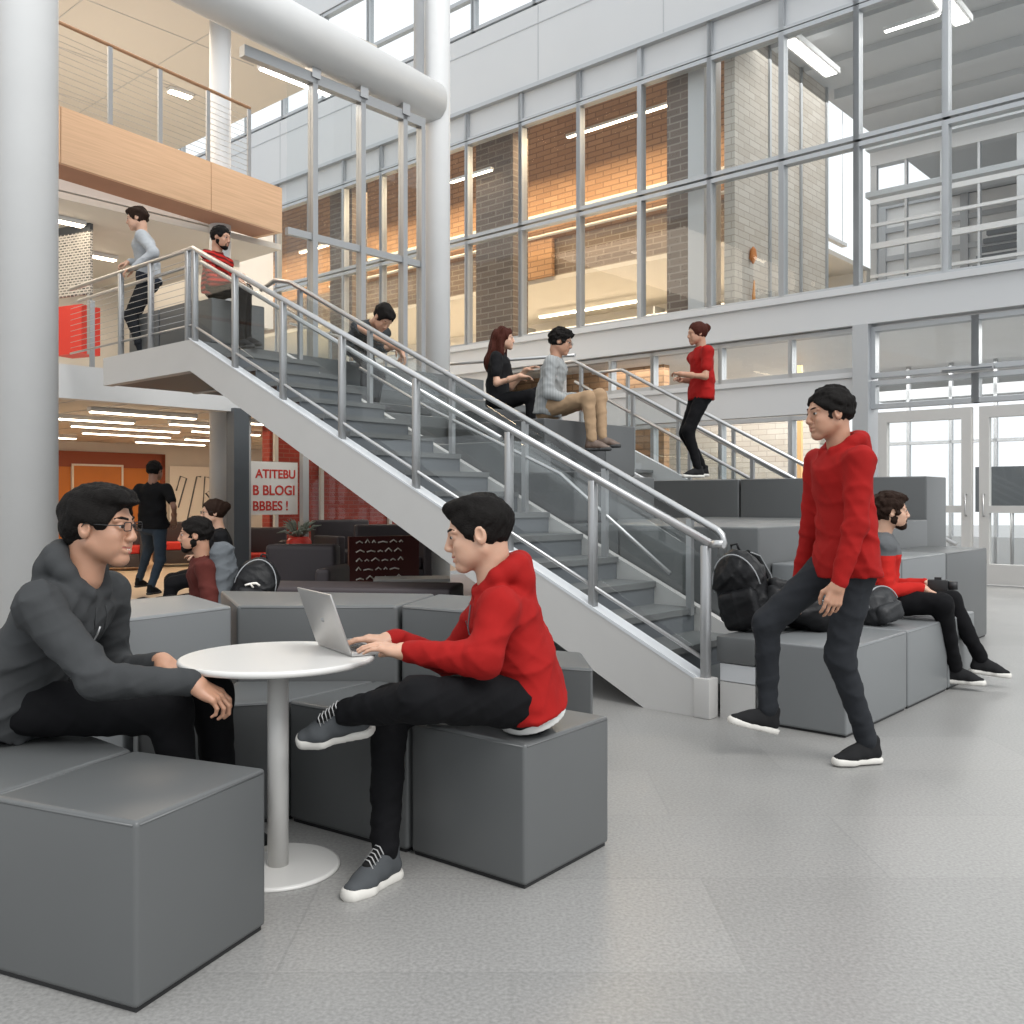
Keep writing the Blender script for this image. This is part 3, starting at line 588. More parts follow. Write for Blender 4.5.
# ================================================================ ROUND SEATING GROUP
gr_ = 'grey ottomans round the table'
block('big square grey ottoman in front, closest to the camera', [(-.870, 2.196), (-.684, 2.65), (-1.134, 2.84), (-1.32, 2.39)], 0, .45, group=gr_)
block('grey ottoman under the man in the grey hoodie', [(-1.33, 2.395), (-1.14, 2.85), (-1.60, 3.25), (-2.0, 2.62)], 0, .45, group=gr_)
block('square grey ottoman the man in the red hoodie sits on', [(.0445, 2.90), (.34, 3.29), (-.05, 3.585), (-.346, 3.20)], 0, .45, group=gr_)
block('grey ottoman behind the crossed foot of the red hoodie man', [(-.352, 3.203), (-.06, 3.59), (-.56, 3.93), (-.835, 3.53)], 0, .45, group=gr_)
block('grey ottoman behind the white table post', [(-.842, 3.53), (-.57, 3.935), (-1.15, 3.92), (-1.10, 3.46)], 0, .45, group=gr_)
block('grey ottoman partly hidden behind the hoodie man knees', [(-1.108, 3.46), (-1.155, 3.90), (-1.40, 3.48), (-1.32, 3.32)], 0, .45, group=gr_)
g2 = 'raised grey back blocks round the table'
block('raised grey back block next to the hoodie man shoulder', [(-1.16, 3.93), (-1.43, 3.49), (-2.0, 3.85), (-1.5, 4.42)], 0, .76, 'vinyl_l', g2, 'back_block', 'back block')
block('wide raised grey back block behind the laptop', [(-1.15, 3.94), (-.475, 3.94), (-.36, 4.45), (-1.42, 4.60)], 0, .76, 'vinyl', g2, 'back_block', 'back block')
block('raised grey back block behind the red hoodie man arms', [(-.465, 3.94), (-.06, 3.70), (.10, 4.20), (-.35, 4.44)], 0, .76, 'vinyl', g2, 'back_block', 'back block')
block('low grey ottoman against the stair side behind the red hoodie man', [(.364, 4.2), (.345, 4.67), (.12, 4.78), (.11, 4.28)], 0, .45, 'vinyl', gr_)
# table
tx, ty = -.763, 3.085
tbn = thing('pedestal_table', 'small round white pedestal table carrying the open laptop', 'table', (tx, ty, 0))
MB().lathe([(.30, .672), (.311, .676), (.313, .684), (.311, .691), (.305, .694)], 96).build('tabletop', M['tablew'], tbn)
MB().lathe([(.034, .012), (.034, .672)], 40).build('pedestal', M['tablew'], tbn)
MB().lathe([(.198, 0), (.2, .004), (.198, .010), (.19, .013)], 80).build('base_plate', M['tablew'], tbn)
MB().lathe([(.09, .660), (.09, .672)], 32).build('mounting_plate', M['steel2'], tbn)
# laptop : hinge line from (325,657) front corner ... opens to the right
LZ = .694
pA = at(377, 657, 2.86); 
def onz(x, y, z):
    D = (1.2 - z) * 946 / (y - 500); return at(x, y, D)
h0 = onz(306, 641, LZ); h1 = onz(352, 657.5, LZ)
hd = (h1 - h0).normalized(); Lw = .305; h0 = h1 - hd * Lw
perp = Vector((-hd.y, hd.x, 0));  perp = perp if perp.x > 0 else -perp
lp = thing('laptop', 'open silver laptop on the white table, lid toward the hoodie man', 'laptop', (h0 + h1) / 2, math.atan2(hd.y, hd.x))
ys = 1 if perp.dot(Vector((-hd.y, hd.x, 0))) > 0 else -1
def lbox(x0, x1, y0, y1, z0, z1): return MB().box(x0, x1, min(y0 * ys, y1 * ys), max(y0 * ys, y1 * ys), z0, z1)
lbox(-Lw / 2, Lw / 2, 0, .195, .002, .014).build('base', M['alu'], lp, bevel=.003, seg=2)
kb = MB()
for r in range(5):
    for c in range(13): kb.box(-.13 + c * .0205, -.13 + c * .0205 + .016, *sorted((ys * (.02 + r * .019), ys * (.034 + r * .019))), .014, .0155)
kb.build('keyboard', M['keys'], lp)
lbox(-.045, .045, .125, .185, .0138, .0146).build('trackpad', M['alu'], lp)
tilt = math.radians(20)
lid = MB(); Lh = .205
c_, s_ = math.cos(tilt), math.sin(tilt)
def lidp(x, u, d): return (x, ys * (-(u * s_) + d * c_), .014 + u * c_ + d * s_)
lid.hexa([lidp(-Lw / 2, 0, -.006), lidp(Lw / 2, 0, -.006), lidp(Lw / 2, 0, 0), lidp(-Lw / 2, 0, 0), lidp(-Lw / 2, Lh, -.006), lidp(Lw / 2, Lh, -.006), lidp(Lw / 2, Lh, 0), lidp(-Lw / 2, Lh, 0)])
lid_o = lid.build('lid', M['alu'], lp, bevel=.0025, seg=2)
scr = MB(); scr.hexa([lidp(-Lw / 2 + .01, .012, 0), lidp(Lw / 2 - .01, .012, 0), lidp(Lw / 2 - .01, .012, .0008), lidp(-Lw / 2 + .01, .012, .0008), lidp(-Lw / 2 + .01, Lh - .01, 0), lidp(Lw / 2 - .01, Lh - .01, 0), lidp(Lw / 2 - .01, Lh - .01, .0008), lidp(-Lw / 2 + .01, Lh - .01, .0008)])
scr.build('screen', M['screen'], lid_o)
lg = MB()
for k in (-1, 1): lg.tube([lidp(k * .006, .095, -.0063), lidp(k * .006, .108, -.0063)], .003, 8)
lg.build('lid_mark', M['steel2'], lid_o)
# ================================================================ FIGURES: signed-distance bodies turned into one continuous surface
F32 = np.float32
def V(*a): return Vector(a)
class SDF:
    def __init__(self, lo, hi, h):
        self.h = h; self.lo = np.array(lo, F32); n = [max(4, int(math.ceil((hi[i] - lo[i]) / h)) + 1) for i in range(3)]
        self.n = n; self.d = np.full(n, .08, F32)
        self.ax = [self.lo[i] + np.arange(n[i], dtype=F32) * h for i in range(3)]
    def sub(self, lo, hi):
        sl = []
        for i in range(3):
            a = max(0, int((lo[i] - self.lo[i]) / self.h) - 1); b = min(self.n[i], int((hi[i] - self.lo[i]) / self.h) + 3)
            if b <= a: return None, None
            sl.append(slice(a, b))
        X = self.ax[0][sl[0]][:, None, None]; Y = self.ax[1][sl[1]][None, :, None]; Z = self.ax[2][sl[2]][None, None, :]
        return tuple(sl), (X, Y, Z)
    def merge(self, sl, d, k, op):
        o = self.d[sl]
        if op == 'add':
            if k > 0:
                h = np.clip(.5 + .5 * (o - d) / k, 0, 1); r = o + (d - o) * h - k * h * (1 - h)
            else: r = np.minimum(o, d)
        elif op == 'sub':
            if k > 0:
                e = -d; h = np.clip(.5 - .5 * (o - e) / k, 0, 1); r = o + (e - o) * h + k * h * (1 - h)
            else: r = np.maximum(o, -d)
        else: r = np.maximum(o, d)
        self.d[sl] = r
    def cone(self, p0, p1, r0, r1, k=.02, lat=None, q=1.0, ring=None, op='add'):
        p0 = np.array(p0, F32); p1 = np.array(p1, F32); R = max(r0, r1) * max(q, 1) + k + .02
        sl, g = self.sub(np.minimum(p0, p1) - R, np.maximum(p0, p1) + R)
        if sl is None: return self
        X, Y, Z = g; X = X - p0[0]; Y = Y - p0[1]; Z = Z - p0[2]; b = p1 - p0
        if lat is not None and q != 1:
            l = np.array(lat, F32); l /= np.linalg.norm(l); c = (X * l[0] + Y * l[1] + Z * l[2]) * F32(1 / q - 1)
            X = X + c * l[0]; Y = Y + c * l[1]; Z = Z + c * l[2]; cb = float(b @ l) * (1 / q - 1); b = b + l * cb
        bb = float(b @ b) + 1e-9
        t = np.clip((X * b[0] + Y * b[1] + Z * b[2]) / bb, 0, 1)
        dx = X - t * b[0]; dy = Y - t * b[1]; dz = Z - t * b[2]
        d = np.sqrt(dx * dx + dy * dy + dz * dz) - (r0 + (r1 - r0) * t)
        if ring:
            amp, wl, bias, ph = ring; L = math.sqrt(bb)
            wgt = (t ** 2 if bias > 0 else (1 - t) ** 2) if bias else 1
            u = t * L * 6.283 / wl + (dx * 23 + dy * 17 - dz * 29) + ph
            d = d + amp * (np.sin(u) * .6 + .4 * np.sin(u * .57 + 1.3 + dz * 50)) * (.15 + .85 * wgt)
        self.merge(sl, d, k, op); return self
    def ell(self, c, r, fr=None, k=.02, op='add'):
        c = np.array(c, F32); r = np.array(r, F32); R = float(r.max()) + k + .02
        sl, g = self.sub(c - R, c + R)
        if sl is None: return self
        X, Y, Z = g; X = X - c[0]; Y = Y - c[1]; Z = Z - c[2]
        if fr is None: u, v, w = X, Y, Z
        else: u, v, w = [X * f[0] + Y * f[1] + Z * f[2] for f in fr]
        k0 = np.sqrt((u / r[0]) ** 2 + (v / r[1]) ** 2 + (w / r[2]) ** 2) + 1e-6
        k1 = np.sqrt((u / r[0] ** 2) ** 2 + (v / r[1] ** 2) ** 2 + (w / r[2] ** 2) ** 2) + 1e-6
        self.merge(sl, k0 * (k0 - 1) / k1, k, op); return self
    def boxr(self, c, r, fr, rad=.01, k=.01, op='add'):
        c = np.array(c, F32); R = float(np.linalg.norm(r)) + k + .02
        sl, g = self.sub(c - R, c + R)
        if sl is None: return self
        X, Y, Z = g; X = X - c[0]; Y = Y - c[1]; Z = Z - c[2]
        q = [np.abs(X * f[0] + Y * f[1] + Z * f[2]) - (r[i] - rad) for i, f in enumerate(fr)]
        d = np.sqrt(sum(np.maximum(a, 0) ** 2 for a in q)) + np.minimum(np.maximum(np.maximum(q[0], q[1]), q[2]), 0) - rad
        self.merge(sl, d, k, op); return self
    def plane(self, p, n, op='sub', k=.0):     # removes (sub) the side the normal points to
        X = self.ax[0][:, None, None] - p[0]; Y = self.ax[1][None, :, None] - p[1]; Z = self.ax[2][None, None, :] - p[2]
        d = X * n[0] + Y * n[1] + Z * n[2]; self.d = np.maximum(self.d, d.astype(F32)); return self
    def noise(self, amp, f, seed=0, stretch=(1, 1, 1)):
        rng = np.random.RandomState(seed); X = self.ax[0][:, None, None] * stretch[0]; Y = self.ax[1][None, :, None] * stretch[1]; Z = self.ax[2][None, None, :] * stretch[2]
        acc = 0
        for i in range(5):
            kx, ky, kz = rng.normal(size=3) * f * (1 + .5 * i) * .8; acc = acc + np.sin(X * kx + Y * ky + Z * kz + rng.rand() * 6 + 1.5 * np.sin(X * ky * .7 - Z * kx * .6 + Y * kz * .5)) / (1 + .4 * i)
        self.d = self.d + (amp * acc / 2).astype(F32); return self
    def fold(self, amp, f, seed=0, up=(0, 0, 1)):
        rng = np.random.RandomState(seed); X = self.ax[0][:, None, None]; Y = self.ax[1][None, :, None]; Z = self.ax[2][None, None, :]; acc = 0
        for i in range(4):
            k = rng.normal(size=3); k /= np.linalg.norm(k); k = k + np.array([0, 0, .6]) * (1 if i % 2 else -.5); k *= f * (1 + .35 * i); ph = rng.rand() * 6
            w = 1.6 * np.sin(X * k[1] * .45 - Z * k[0] * .5 + Y * k[2] * .4 + ph); acc = acc + (1 - np.abs(np.sin(X * k[0] + Y * k[1] + Z * k[2] + ph + w))) ** 3 / (1 + .5 * i)
        self.d = self.d - (amp * (acc - .5)).astype(F32); return self
    def mesh(self):
        d = self.d.copy(); big = F32(.02)
        d[0] = d[-1] = big; d[:, 0] = d[:, -1] = big; d[:, :, 0] = d[:, :, -1] = big
        d[d == 0] = 1e-7
        n = d.shape; ins = d < 0
        cnt = np.zeros([x - 1 for x in n], np.int8)
        for i in (0, 1):
            for j in (0, 1):
                for k in (0, 1): cnt += ins[i:n[0] - 1 + i, j:n[1] - 1 + j, k:n[2] - 1 + k]
        I, J, K = np.nonzero((cnt > 0) & (cnt < 8)); nv = len(I)
        if nv == 0: return np.zeros((0, 3), F32), np.zeros((0, 4), np.int32)
        idx = np.full(cnt.shape, -1, np.int32); idx[I, J, K] = np.arange(nv)
        acc = np.zeros((nv, 3), F32); c = np.zeros(nv, F32)
        cor = [(0, 0, 0), (1, 0, 0), (0, 1, 0), (1, 1, 0), (0, 0, 1), (1, 0, 1), (0, 1, 1), (1, 1, 1)]
        val = [d[I + a, J + b, K + e] for a, b, e in cor]
        for a, b in ((0, 1), (2, 3), (4, 5), (6, 7), (0, 2), (1, 3), (4, 6), (5, 7), (0, 4), (1, 5), (2, 6), (3, 7)):
            m = (val[a] < 0) != (val[b] < 0); t = np.where(m, val[a] / np.where(m, val[a] - val[b], 1), 0)
            for q in range(3): acc[:, q] += np.where(m, cor[a][q] + t * (cor[b][q] - cor[a][q]), 0)
            c += m
        v = acc / c[:, None] + np.stack([I, J, K], 1); v = v * self.h + self.lo
        quads = []
        for axn in range(3):
            s0 = [slice(1, n[q] - 1) for q in range(3)]; s1 = list(s0)
            s0[axn] = slice(0, n[axn] - 1); s1[axn] = slice(1, n[axn])
            a = ins[tuple(s0)]; b = ins[tuple(s1)]; P = np.argwhere(a != b)
            if len(P) == 0: continue
            fl = a[tuple(P.T)]; g = P.copy(); o1, o2 = [q for q in range(3) if q != axn]; g[:, o1] += 1; g[:, o2] += 1
            def id_(p, q): r = g.copy(); r[:, o1] -= p; r[:, o2] -= q; return idx[r[:, 0], r[:, 1], r[:, 2]]
            Q = np.stack([id_(1, 1), id_(0, 1), id_(0, 0), id_(1, 0)], 1)
            flip = fl if axn != 1 else ~fl
            Q[~flip] = Q[~flip][:, ::-1]; quads.append(Q)
        q = np.concatenate(quads); q = q[(q >= 0).all(1)]
        # one smoothing pass
        s = np.zeros_like(v); w = np.zeros(nv, F32)
        for a in range(4):
            b = (a + 1) % 4; np.add.at(s, q[:, a], v[q[:, b]]); np.add.at(w, q[:, a], 1); np.add.at(s, q[:, b], v[q[:, a]]); np.add.at(w, q[:, b], 1)
        v = v * .6 + (s / np.maximum(w, 1)[:, None]) * .4
        return v.astype(F32), q.astype(np.int32)
def mk(name, parts, m, parent, loc):
    vs_, fs_ = [], []; off = 0
    for v, q in parts:
        vs_.append(v); fs_.append(q + off); off += len(v)
    v = np.concatenate(vs_) - np.array(loc, F32); q = np.concatenate(fs_)
    me = bpy.data.meshes.new(name); me.vertices.add(len(v)); me.vertices.foreach_set('co', v.ravel())
    me.loops.add(len(q) * 4); me.loops.foreach_set('vertex_index', q.ravel())
    me.polygons.add(len(q)); me.polygons.foreach_set('loop_start', np.arange(len(q), dtype=np.int32) * 4)
    me.polygons.foreach_set('loop_total', np.full(len(q), 4, np.int32)); me.polygons.foreach_set('use_smooth', np.ones(len(q), bool))
    me.update(calc_edges=True); me.validate(); me.materials.append(m)
    o = bpy.data.objects.new(name, me); C.objects.link(o)
    if parent: o.parent = parent
    return o
def nz(v): v = Vector(v); return v.normalized()
def ik(a, c, l1, l2, pole):
    d = c - a; L = d.length
    if L > (l1 + l2) * .995:
        f = L / ((l1 + l2) * .995); l1 *= f; l2 *= f
    L = max(L, abs(l1 - l2) + .01); u = d.normalized(); x = (l1 * l1 - l2 * l2 + L * L) / (2 * L); h = math.sqrt(max(0, l1 * l1 - x * x))
    p = Vector(pole) - u * Vector(pole).dot(u)
    p = p.normalized() if p.length > 1e-5 else Vector((0, 0, 1))
    return a + u * x + p * h
def bbox(pts, pad): a = np.array([tuple(p) for p in pts]); return a.min(0) - pad, a.max(0) + pad

def skinmat(name, c): 
    m = mat(name, c, .48, bump=.12, bscale=160, var=.06, vscale=14, bdist=.001); b = m.node_tree.nodes['Principled BSDF']
    b.inputs['Subsurface Weight'].default_value = .12; b.inputs['Subsurface Radius'].default_value = (.012, .005, .003); b.inputs['Subsurface Scale'].default_value = 1
    return m
def cloth(name, c, rough=.85, var=.10): return mat(name, c, rough, bump=.5, bscale=420, var=var, vscale=9, bdist=.0012, spec=.15)
SK1 = skinmat('skin_tan', (.42, .225, .145)); SK2 = skinmat('skin_light', (.52, .31, .215)); SK3 = skinmat('skin_brown', (.26, .13, .085))
LIP = mat('lips', (.42, .13, .11), .4); TEETH = mat('teeth', (.8, .77, .72), .3); EYEW = mat('eye_white', (.42, .40, .38), .3); IRIS = mat('iris', (.03, .015, .01), .1)
def hairmat(name, c):
    m = mat(name, [x * .6 for x in c], .65, spec=.10); nt = m.node_tree; b = nt.nodes['Principled BSDF']
    tc = nt.nodes.new('ShaderNodeTexCoord'); mp = nt.nodes.new('ShaderNodeMapping'); mp.inputs['Scale'].default_value = (60, 160, 110); mp.inputs['Rotation'].default_value = (.3, .5, .2)
    n = nt.nodes.new('ShaderNodeTexNoise'); n.inputs['Scale'].default_value = 2; n.inputs['Detail'].default_value = 4
    bp_ = nt.nodes.new('ShaderNodeBump'); bp_.inputs['Strength'].default_value = .9; bp_.inputs['Distance'].default_value = .004
    nt.links.new(tc.outputs['Object'], mp.inputs[0]); nt.links.new(mp.outputs[0], n.inputs[0]); nt.links.new(n.outputs[0], bp_.inputs['Height']); nt.links.new(bp_.outputs[0], b.inputs['Normal'])
    return m
HBLACK = hairmat('black_hair', (.013, .011, .010)); HBROWN = hairmat('dark_brown_hair', (.035, .018, .012)); HRED = hairmat('auburn_hair', (.085, .022, .014))
HFADE = hairmat('short_stubble', (.10, .06, .045))

def head(P, hc, fwd, up, sc, h, style, skin, hair, neck, beard=False, glasses=False, smile=True, eyes=True):
    """head + neck surface in world axes; hc is the head centre"""
    f = nz(fwd); u = nz(up); u = nz(u - f * u.dot(f)); l = u.cross(f)
    W = lambda x, y, z: hc + (f * x + l * y + u * z) * sc
    fr = [tuple(f), tuple(l), tuple(u)]; R = lambda *a: [x * sc for x in a]
    lo, hi = bbox([hc, neck], .0); lo = np.minimum(lo, np.array(hc) - .165 * sc); hi = np.maximum(hi, np.array(hc) + .165 * sc); lo -= .075; hi += .075
    g = SDF(lo, hi, h)
    g.ell(W(-.014, 0, .032), R(.097, .074, .086), fr, .0)
    g.ell(W(.028, 0, -.012), R(.058, .058, .088), fr, .02 * sc)
    g.cone(W(.0, .038, -.045), W(.062, .016, -.093), .030 * sc, .020 * sc, .02 * sc); g.cone(W(.0, -.038, -.045), W(.062, -.016, -.093), .030 * sc, .020 * sc, .02 * sc)
    g.ell(W(.068, 0, -.092), R(.024, .024, .020), fr, .016 * sc)
    for s in (1, -1):
        g.ell(W(.052, .036 * s, -.024), R(.034, .023, .024), fr, .015 * sc); g.ell(W(.040, .034 * s, -.055), R(.044, .023, .034), fr, .018 * sc)
        g.ell(W(.095, .033 * s, .007), R(.016, .017, .009), fr, .010 * sc, 'sub')
        g.cone(W(.084, .014 * s, .026), W(.074, .046 * s, .024), .010 * sc, .008 * sc, .012 * sc)
        g.ell(W(-.006, .0755 * s, -.002), R(.019, .009, .031), fr, .006 * sc)
        g.ell(W(-.002, .082 * s, .002), R(.010, .006, .017), fr, .004 * sc, 'sub')
        g.cone(W(.0760, .0315 * s, .007), W(.0760, .0315 * s, .0075), .0140 * sc, .0140 * sc, .003 * sc); g.ell(W(.092, .034 * s, .0062), R(.013, .0125, .0042), fr, .0015 * sc, 'sub')
        g.ell(W(.096, .0125 * s, -.032), R(.011, .0085, .008), fr, .006 * sc)
    g.cone(W(.084, 0, .020), W(.1045, 0, -.026), .0085 * sc, .0115 * sc, .012 * sc)
    g.ell(W(.083, 0, -.058), R(.014, .026, .020), fr, .012 * sc)
    g.cone(W(.0915, -.016, -.0555), W(.0915, .016, -.0555), .0048 * sc, .0048 * sc, .004 * sc); g.cone(W(.089, -.014, -.069), W(.089, .014, -.069), .0060 * sc, .0060 * sc, .004 * sc)
    [g.cone(W(.1025, 0, -.0630), W(.088, .024 * s, -.0600 + (.003 if smile else 0)), .0064 * sc, .0035 * sc, .003 * sc, op='sub') for s in (1, -1)]
    nb = neck - hc; g.cone(W(-.022, 0, -.055), neck, .049 * sc, .056 * sc, .025 * sc)
    g.cone(W(-.04, 0, -.03), W(-.040, 0, -.08), .048 * sc, .046 * sc, .02 * sc)
    skinpart = g.mesh()
    # hair
    hv = []
    a = np.array(hc) - .19 * sc; b = np.array(hc) + .19 * sc
    if style == 'long': a[2] -= .32; a[:2] -= .1; b[:2] += .1
    H = SDF(a, b, h)
    if style in ('short', 'quiff', 'curly', 'messy', 'crop', 'flop'):
        e = {'crop': .006, 'short': .011, 'quiff': .009, 'curly': .016, 'messy': .014, 'flop': .011}[style]
        H.ell(W(-.017, 0, .034), R(.099 + e, .076 + e * .8, .087 + e), fr, 0)
        if style == 'quiff': H.ell(W(.016, 0, .098), R(.080, .058, .028), fr, .02 * sc); H.ell(W(.060, .0, .090), R(.036, .048, .022), fr, .015 * sc)
        if style == 'flop': H.ell(W(.030, .0, .088), R(.080, .066, .036), fr, .02 * sc); H.ell(W(.082, -.005, .076), R(.040, .048, .018), fr, .012 * sc); H.ell(W(-.062, 0, .0), R(.045, .062, .072), fr, .02 * sc)
        if style == 'curly': H.ell(W(.035, 0, .088), R(.065, .066, .034), fr, .02 * sc)
        if style == 'messy': H.ell(W(.03, 0, .085), R(.075, .066, .035), fr, .02 * sc)
        # open the face and the nape
        H.ell(W(.118, 0, -.035), R(.085, .12, .108), fr, .008 * sc, 'sub')
        H.ell(W(.045, 0, -.095), R(.072, .12, .092), fr, .006 * sc, 'sub')
        H.ell(W(.004, .085, -.015), R(.020, .03, .033), fr, .003, 'sub'); H.ell(W(.004, -.085, -.015), R(.020, .03, .033), fr, .003, 'sub')
        H.plane(W(-.05, 0, -.060), tuple(nz(-u + f * .35))); 
        if style != 'crop':
            H.noise({'short': .0060, 'quiff': .004, 'curly': .009, 'messy': .007, 'flop': .0045}[style], {'curly': 90, 'messy': 55, 'short': 85}.get(style, 60) / sc, 5, (1, 1, .6))
    elif style in ('long', 'pony', 'bun'):
        H.ell(W(-.017, 0, .034), R(.113, .088, .101), fr, 0)
        H.ell(W(.118, 0, -.035), R(.082, .12, .112), fr, .006 * sc, 'sub'); H.ell(W(.055, 0, -.085), R(.065, .09, .08), fr, .006 * sc, 'sub')
        if style == 'long':
            H.cone(W(-.055, .01, .0), W(-.115, .01, -.25), .080 * sc, .095 * sc, .03, tuple(l), 1.2); H.cone(W(-.115, .01, -.22), W(-.12, .01, -.36), .095 * sc, .05 * sc, .03)
            H.cone(W(-.01, .07, .0), W(-.02, .09, -.16), .03, .035, .02); H.cone(W(-.01, -.07, .0), W(-.02, -.09, -.16), .03, .035, .02)
            H.noise(.010, 38, 3, (1, 1, .35))
        else:
            H.ell(W(-.115, 0, .06), R(.045, .045, .045), fr, .012)
            if style == 'pony': H.cone(W(-.12, 0, .06), W(-.17, 0, -.08), .035, .022, .02)
            H.noise(.004, 60, 3, (1, 1, .5))
    m_ = H.mesh()
    hobj = mk('hair', [m_], hair, P, P.location)
    bw = SDF(np.array(hc) - .13 * sc, np.array(hc) + .13 * sc, h)
    for s in (1, -1): bw.cone(W(.0912, .012 * s, .0265), W(.085, .034 * s, .0315), .0050 * sc, .0048 * sc, 0); bw.cone(W(.085, .034 * s, .0315), W(.073, .052 * s, .028), .0048 * sc, .0030 * sc, 0)
    mk('eyebrows', [bw.mesh()], hair, P, P.location)
    if eyes:
        for s in (1, -1):
            e = SDF(np.array(hc) - .125 * sc, np.array(hc) + .125 * sc, min(h, .0028)); e.ell(W(.0768, .0315 * s, .0065), R(.0124, .0125, .0075), fr, 0)
            eo = mk('eye', [e.mesh()], EYEW, P, P.location)
            e = SDF(np.array(W(.09, .031 * s, .0065)) - .02, np.array(W(.09, .031 * s, .0065)) + .02, .0014); e.ell(W(.0866, .0315 * s, .0065), R(.0052, .0074, .0066), fr, 0)
            io = mk('iris', [e.mesh()], IRIS, P, P.location); io.parent = eo
    lp_ = SDF(np.array(hc) - .13 * sc, np.array(hc) + .13 * sc, min(h, .0025))
    sm = .006 if smile else 0
    for s in (1, -1): lp_.cone(W(.0935, 0, -.0575), W(.082, (.022 + sm) * s, -.0605 + sm), .0044 * sc, .0026 * sc, .002); lp_.cone(W(.0912, 0, -.0690 - sm * .4), W(.080, (.021 + sm) * s, -.0640 + sm), .0056 * sc, .0026 * sc, .002)
    mk('lips', [lp_.mesh()], LIP, P, P.location)
    if smile:
        tt = SDF(np.array(hc) - .13 * sc, np.array(hc) + .13 * sc, min(h, .0025)); [tt.cone(W(.0905, 0, -.0630), W(.080, .020 * s, -.0600), .0052 * sc, .0035 * sc, 0) for s in (1, -1)]; tt.cone(W(.0885, -.006, -.0630), W(.0885, .006, -.0630), .0050 * sc, .0050 * sc, 0); mk('teeth', [tt.mesh()], TEETH, P, P.location)
    if beard:
        B = SDF(np.array(hc) - .17 * sc, np.array(hc) + .17 * sc, h); e = .0035
        B.ell(W(.028, 0, -.012), R(.058 + e, .058 + e, .088 + e), fr, 0)
        B.cone(W(.0, .038, -.045), W(.062, .016, -.093), (.030 + e) * sc, (.020 + e) * sc, .02 * sc); B.cone(W(.0, -.038, -.045), W(.062, -.016, -.093), (.030 + e) * sc, (.020 + e) * sc, .02 * sc)
        B.ell(W(.068, 0, -.092), R(.024 + e, .024 + e, .020 + e), fr, .016 * sc); B.ell(W(.083, 0, -.058), R(.014 + e * .6, .026 + e, .020), fr, .012 * sc)
        B.plane(W(.0, 0, -.018), tuple(nz(u + f * .30))); B.plane(W(-.012, 0, 0), tuple(-f))
        B.ell(W(.096, 0, -.0625), R(.018, .019, .0105), fr, .003, 'sub'); B.noise(.0012, 140, 2)
        mk('beard', [B.mesh()], hair, P, P.location)
    if glasses:
        gm = MB()
        for s in (1, -1):
            pts = [W(.104, (.032 + .0215 * max(-1, min(1, 1.25 * math.cos(a)))) * s, .006 + .0125 * max(-1, min(1, 1.25 * math.sin(a)))) - P.location for a in [i * math.pi / 9 for i in range(19)]]
            gm.tube(pts, .0016 * sc, 6); gm.tube([W(.104, .0535 * s, .010) - P.location, W(.06, .074 * s, .010) - P.location, W(-.005, .080 * s, .012) - P.location, W(-.018, .080 * s, -.005) - P.location], .0017 * sc, 6)
        gm.tube([W(.104, -.010, .010) - P.location, W(.107, 0, .012) - P.location, W(.104, .010, .010) - P.location], .0016 * sc, 6)
        go = gm.build('glasses', M['black'], P)
    return skinpart

def hand(wr, hd, pn, h, sc=1, curl=.5, thumb=1, spread=.0, fore=None):
    """wrist, direction, palm normal (the side the palm faces); thumb=+1/-1 picks the side"""
    hd = nz(hd); pn = nz(Vector(pn) - hd * Vector(pn).dot(hd)); sd = hd.cross(pn) * thumb    # sd points to the thumb side
    lo, hi = bbox([wr, wr + hd * .11], .115); 
    if fore is not None: lo, hi = bbox([wr, wr + hd * .11, fore], .1)
    g = SDF(lo, hi, h); P = lambda x, y, z: wr + (hd * x + sd * y + pn * z) * sc
    if fore is not None: g.cone(fore, wr, .036 * sc, .026 * sc, .01)
    g.cone(wr - hd * .01, P(.02, 0, 0), .026 * sc, .026 * sc, .012, tuple(sd), 1.2)
    for y in (.030, .010, -.010, -.028): g.cone(P(.012, y * .6, 0), P(.088 - abs(y - .005) * .35, y, -.004), .0135 * sc, .0105 * sc, .010)
    g.ell(P(.045, 0, .006), [.04 * sc, .034 * sc, .014 * sc], [tuple(hd), tuple(sd), tuple(pn)], .012)
    for i, (y, L) in enumerate(((.031, .072), (.0105, .080), (-.0105, .074), (-.030, .060))):
        a0 = .25 * curl + .12 * i * curl; x, z = .088 - abs(y - .005) * .35, -.004; yy = y; p = P(x, yy, z); ang = a0; r = .0088 - .0006 * i
        for j, fr_ in enumerate((.46, .30, .24)):
            x2 = x + math.cos(ang) * L * fr_; z2 = z + math.sin(ang) * L * fr_; y2 = yy + spread * y * fr_ * 3
            q = P(x2, y2, z2); g.cone(p, q, r * sc, (r - .0010) * sc, .0025 if j else .006); p = q; x, z, yy = x2, z2, y2; r -= .0009; ang += .85 * curl
    p = P(.018, .022, .006); q = P(.048, .046, .016 + .012 * curl); g.cone(p, q, .0150 * sc, .0115 * sc, .012)
    q2 = P(.075, .054 - .012 * curl, .022 + .016 * curl); g.cone(q, q2, .0105 * sc, .0092 * sc, .004); q3 = P(.097, .050 - .02 * curl, .026 + .022 * curl); g.cone(q2, q3, .0092 * sc, .0078 * sc, .003)
    return g.mesh()

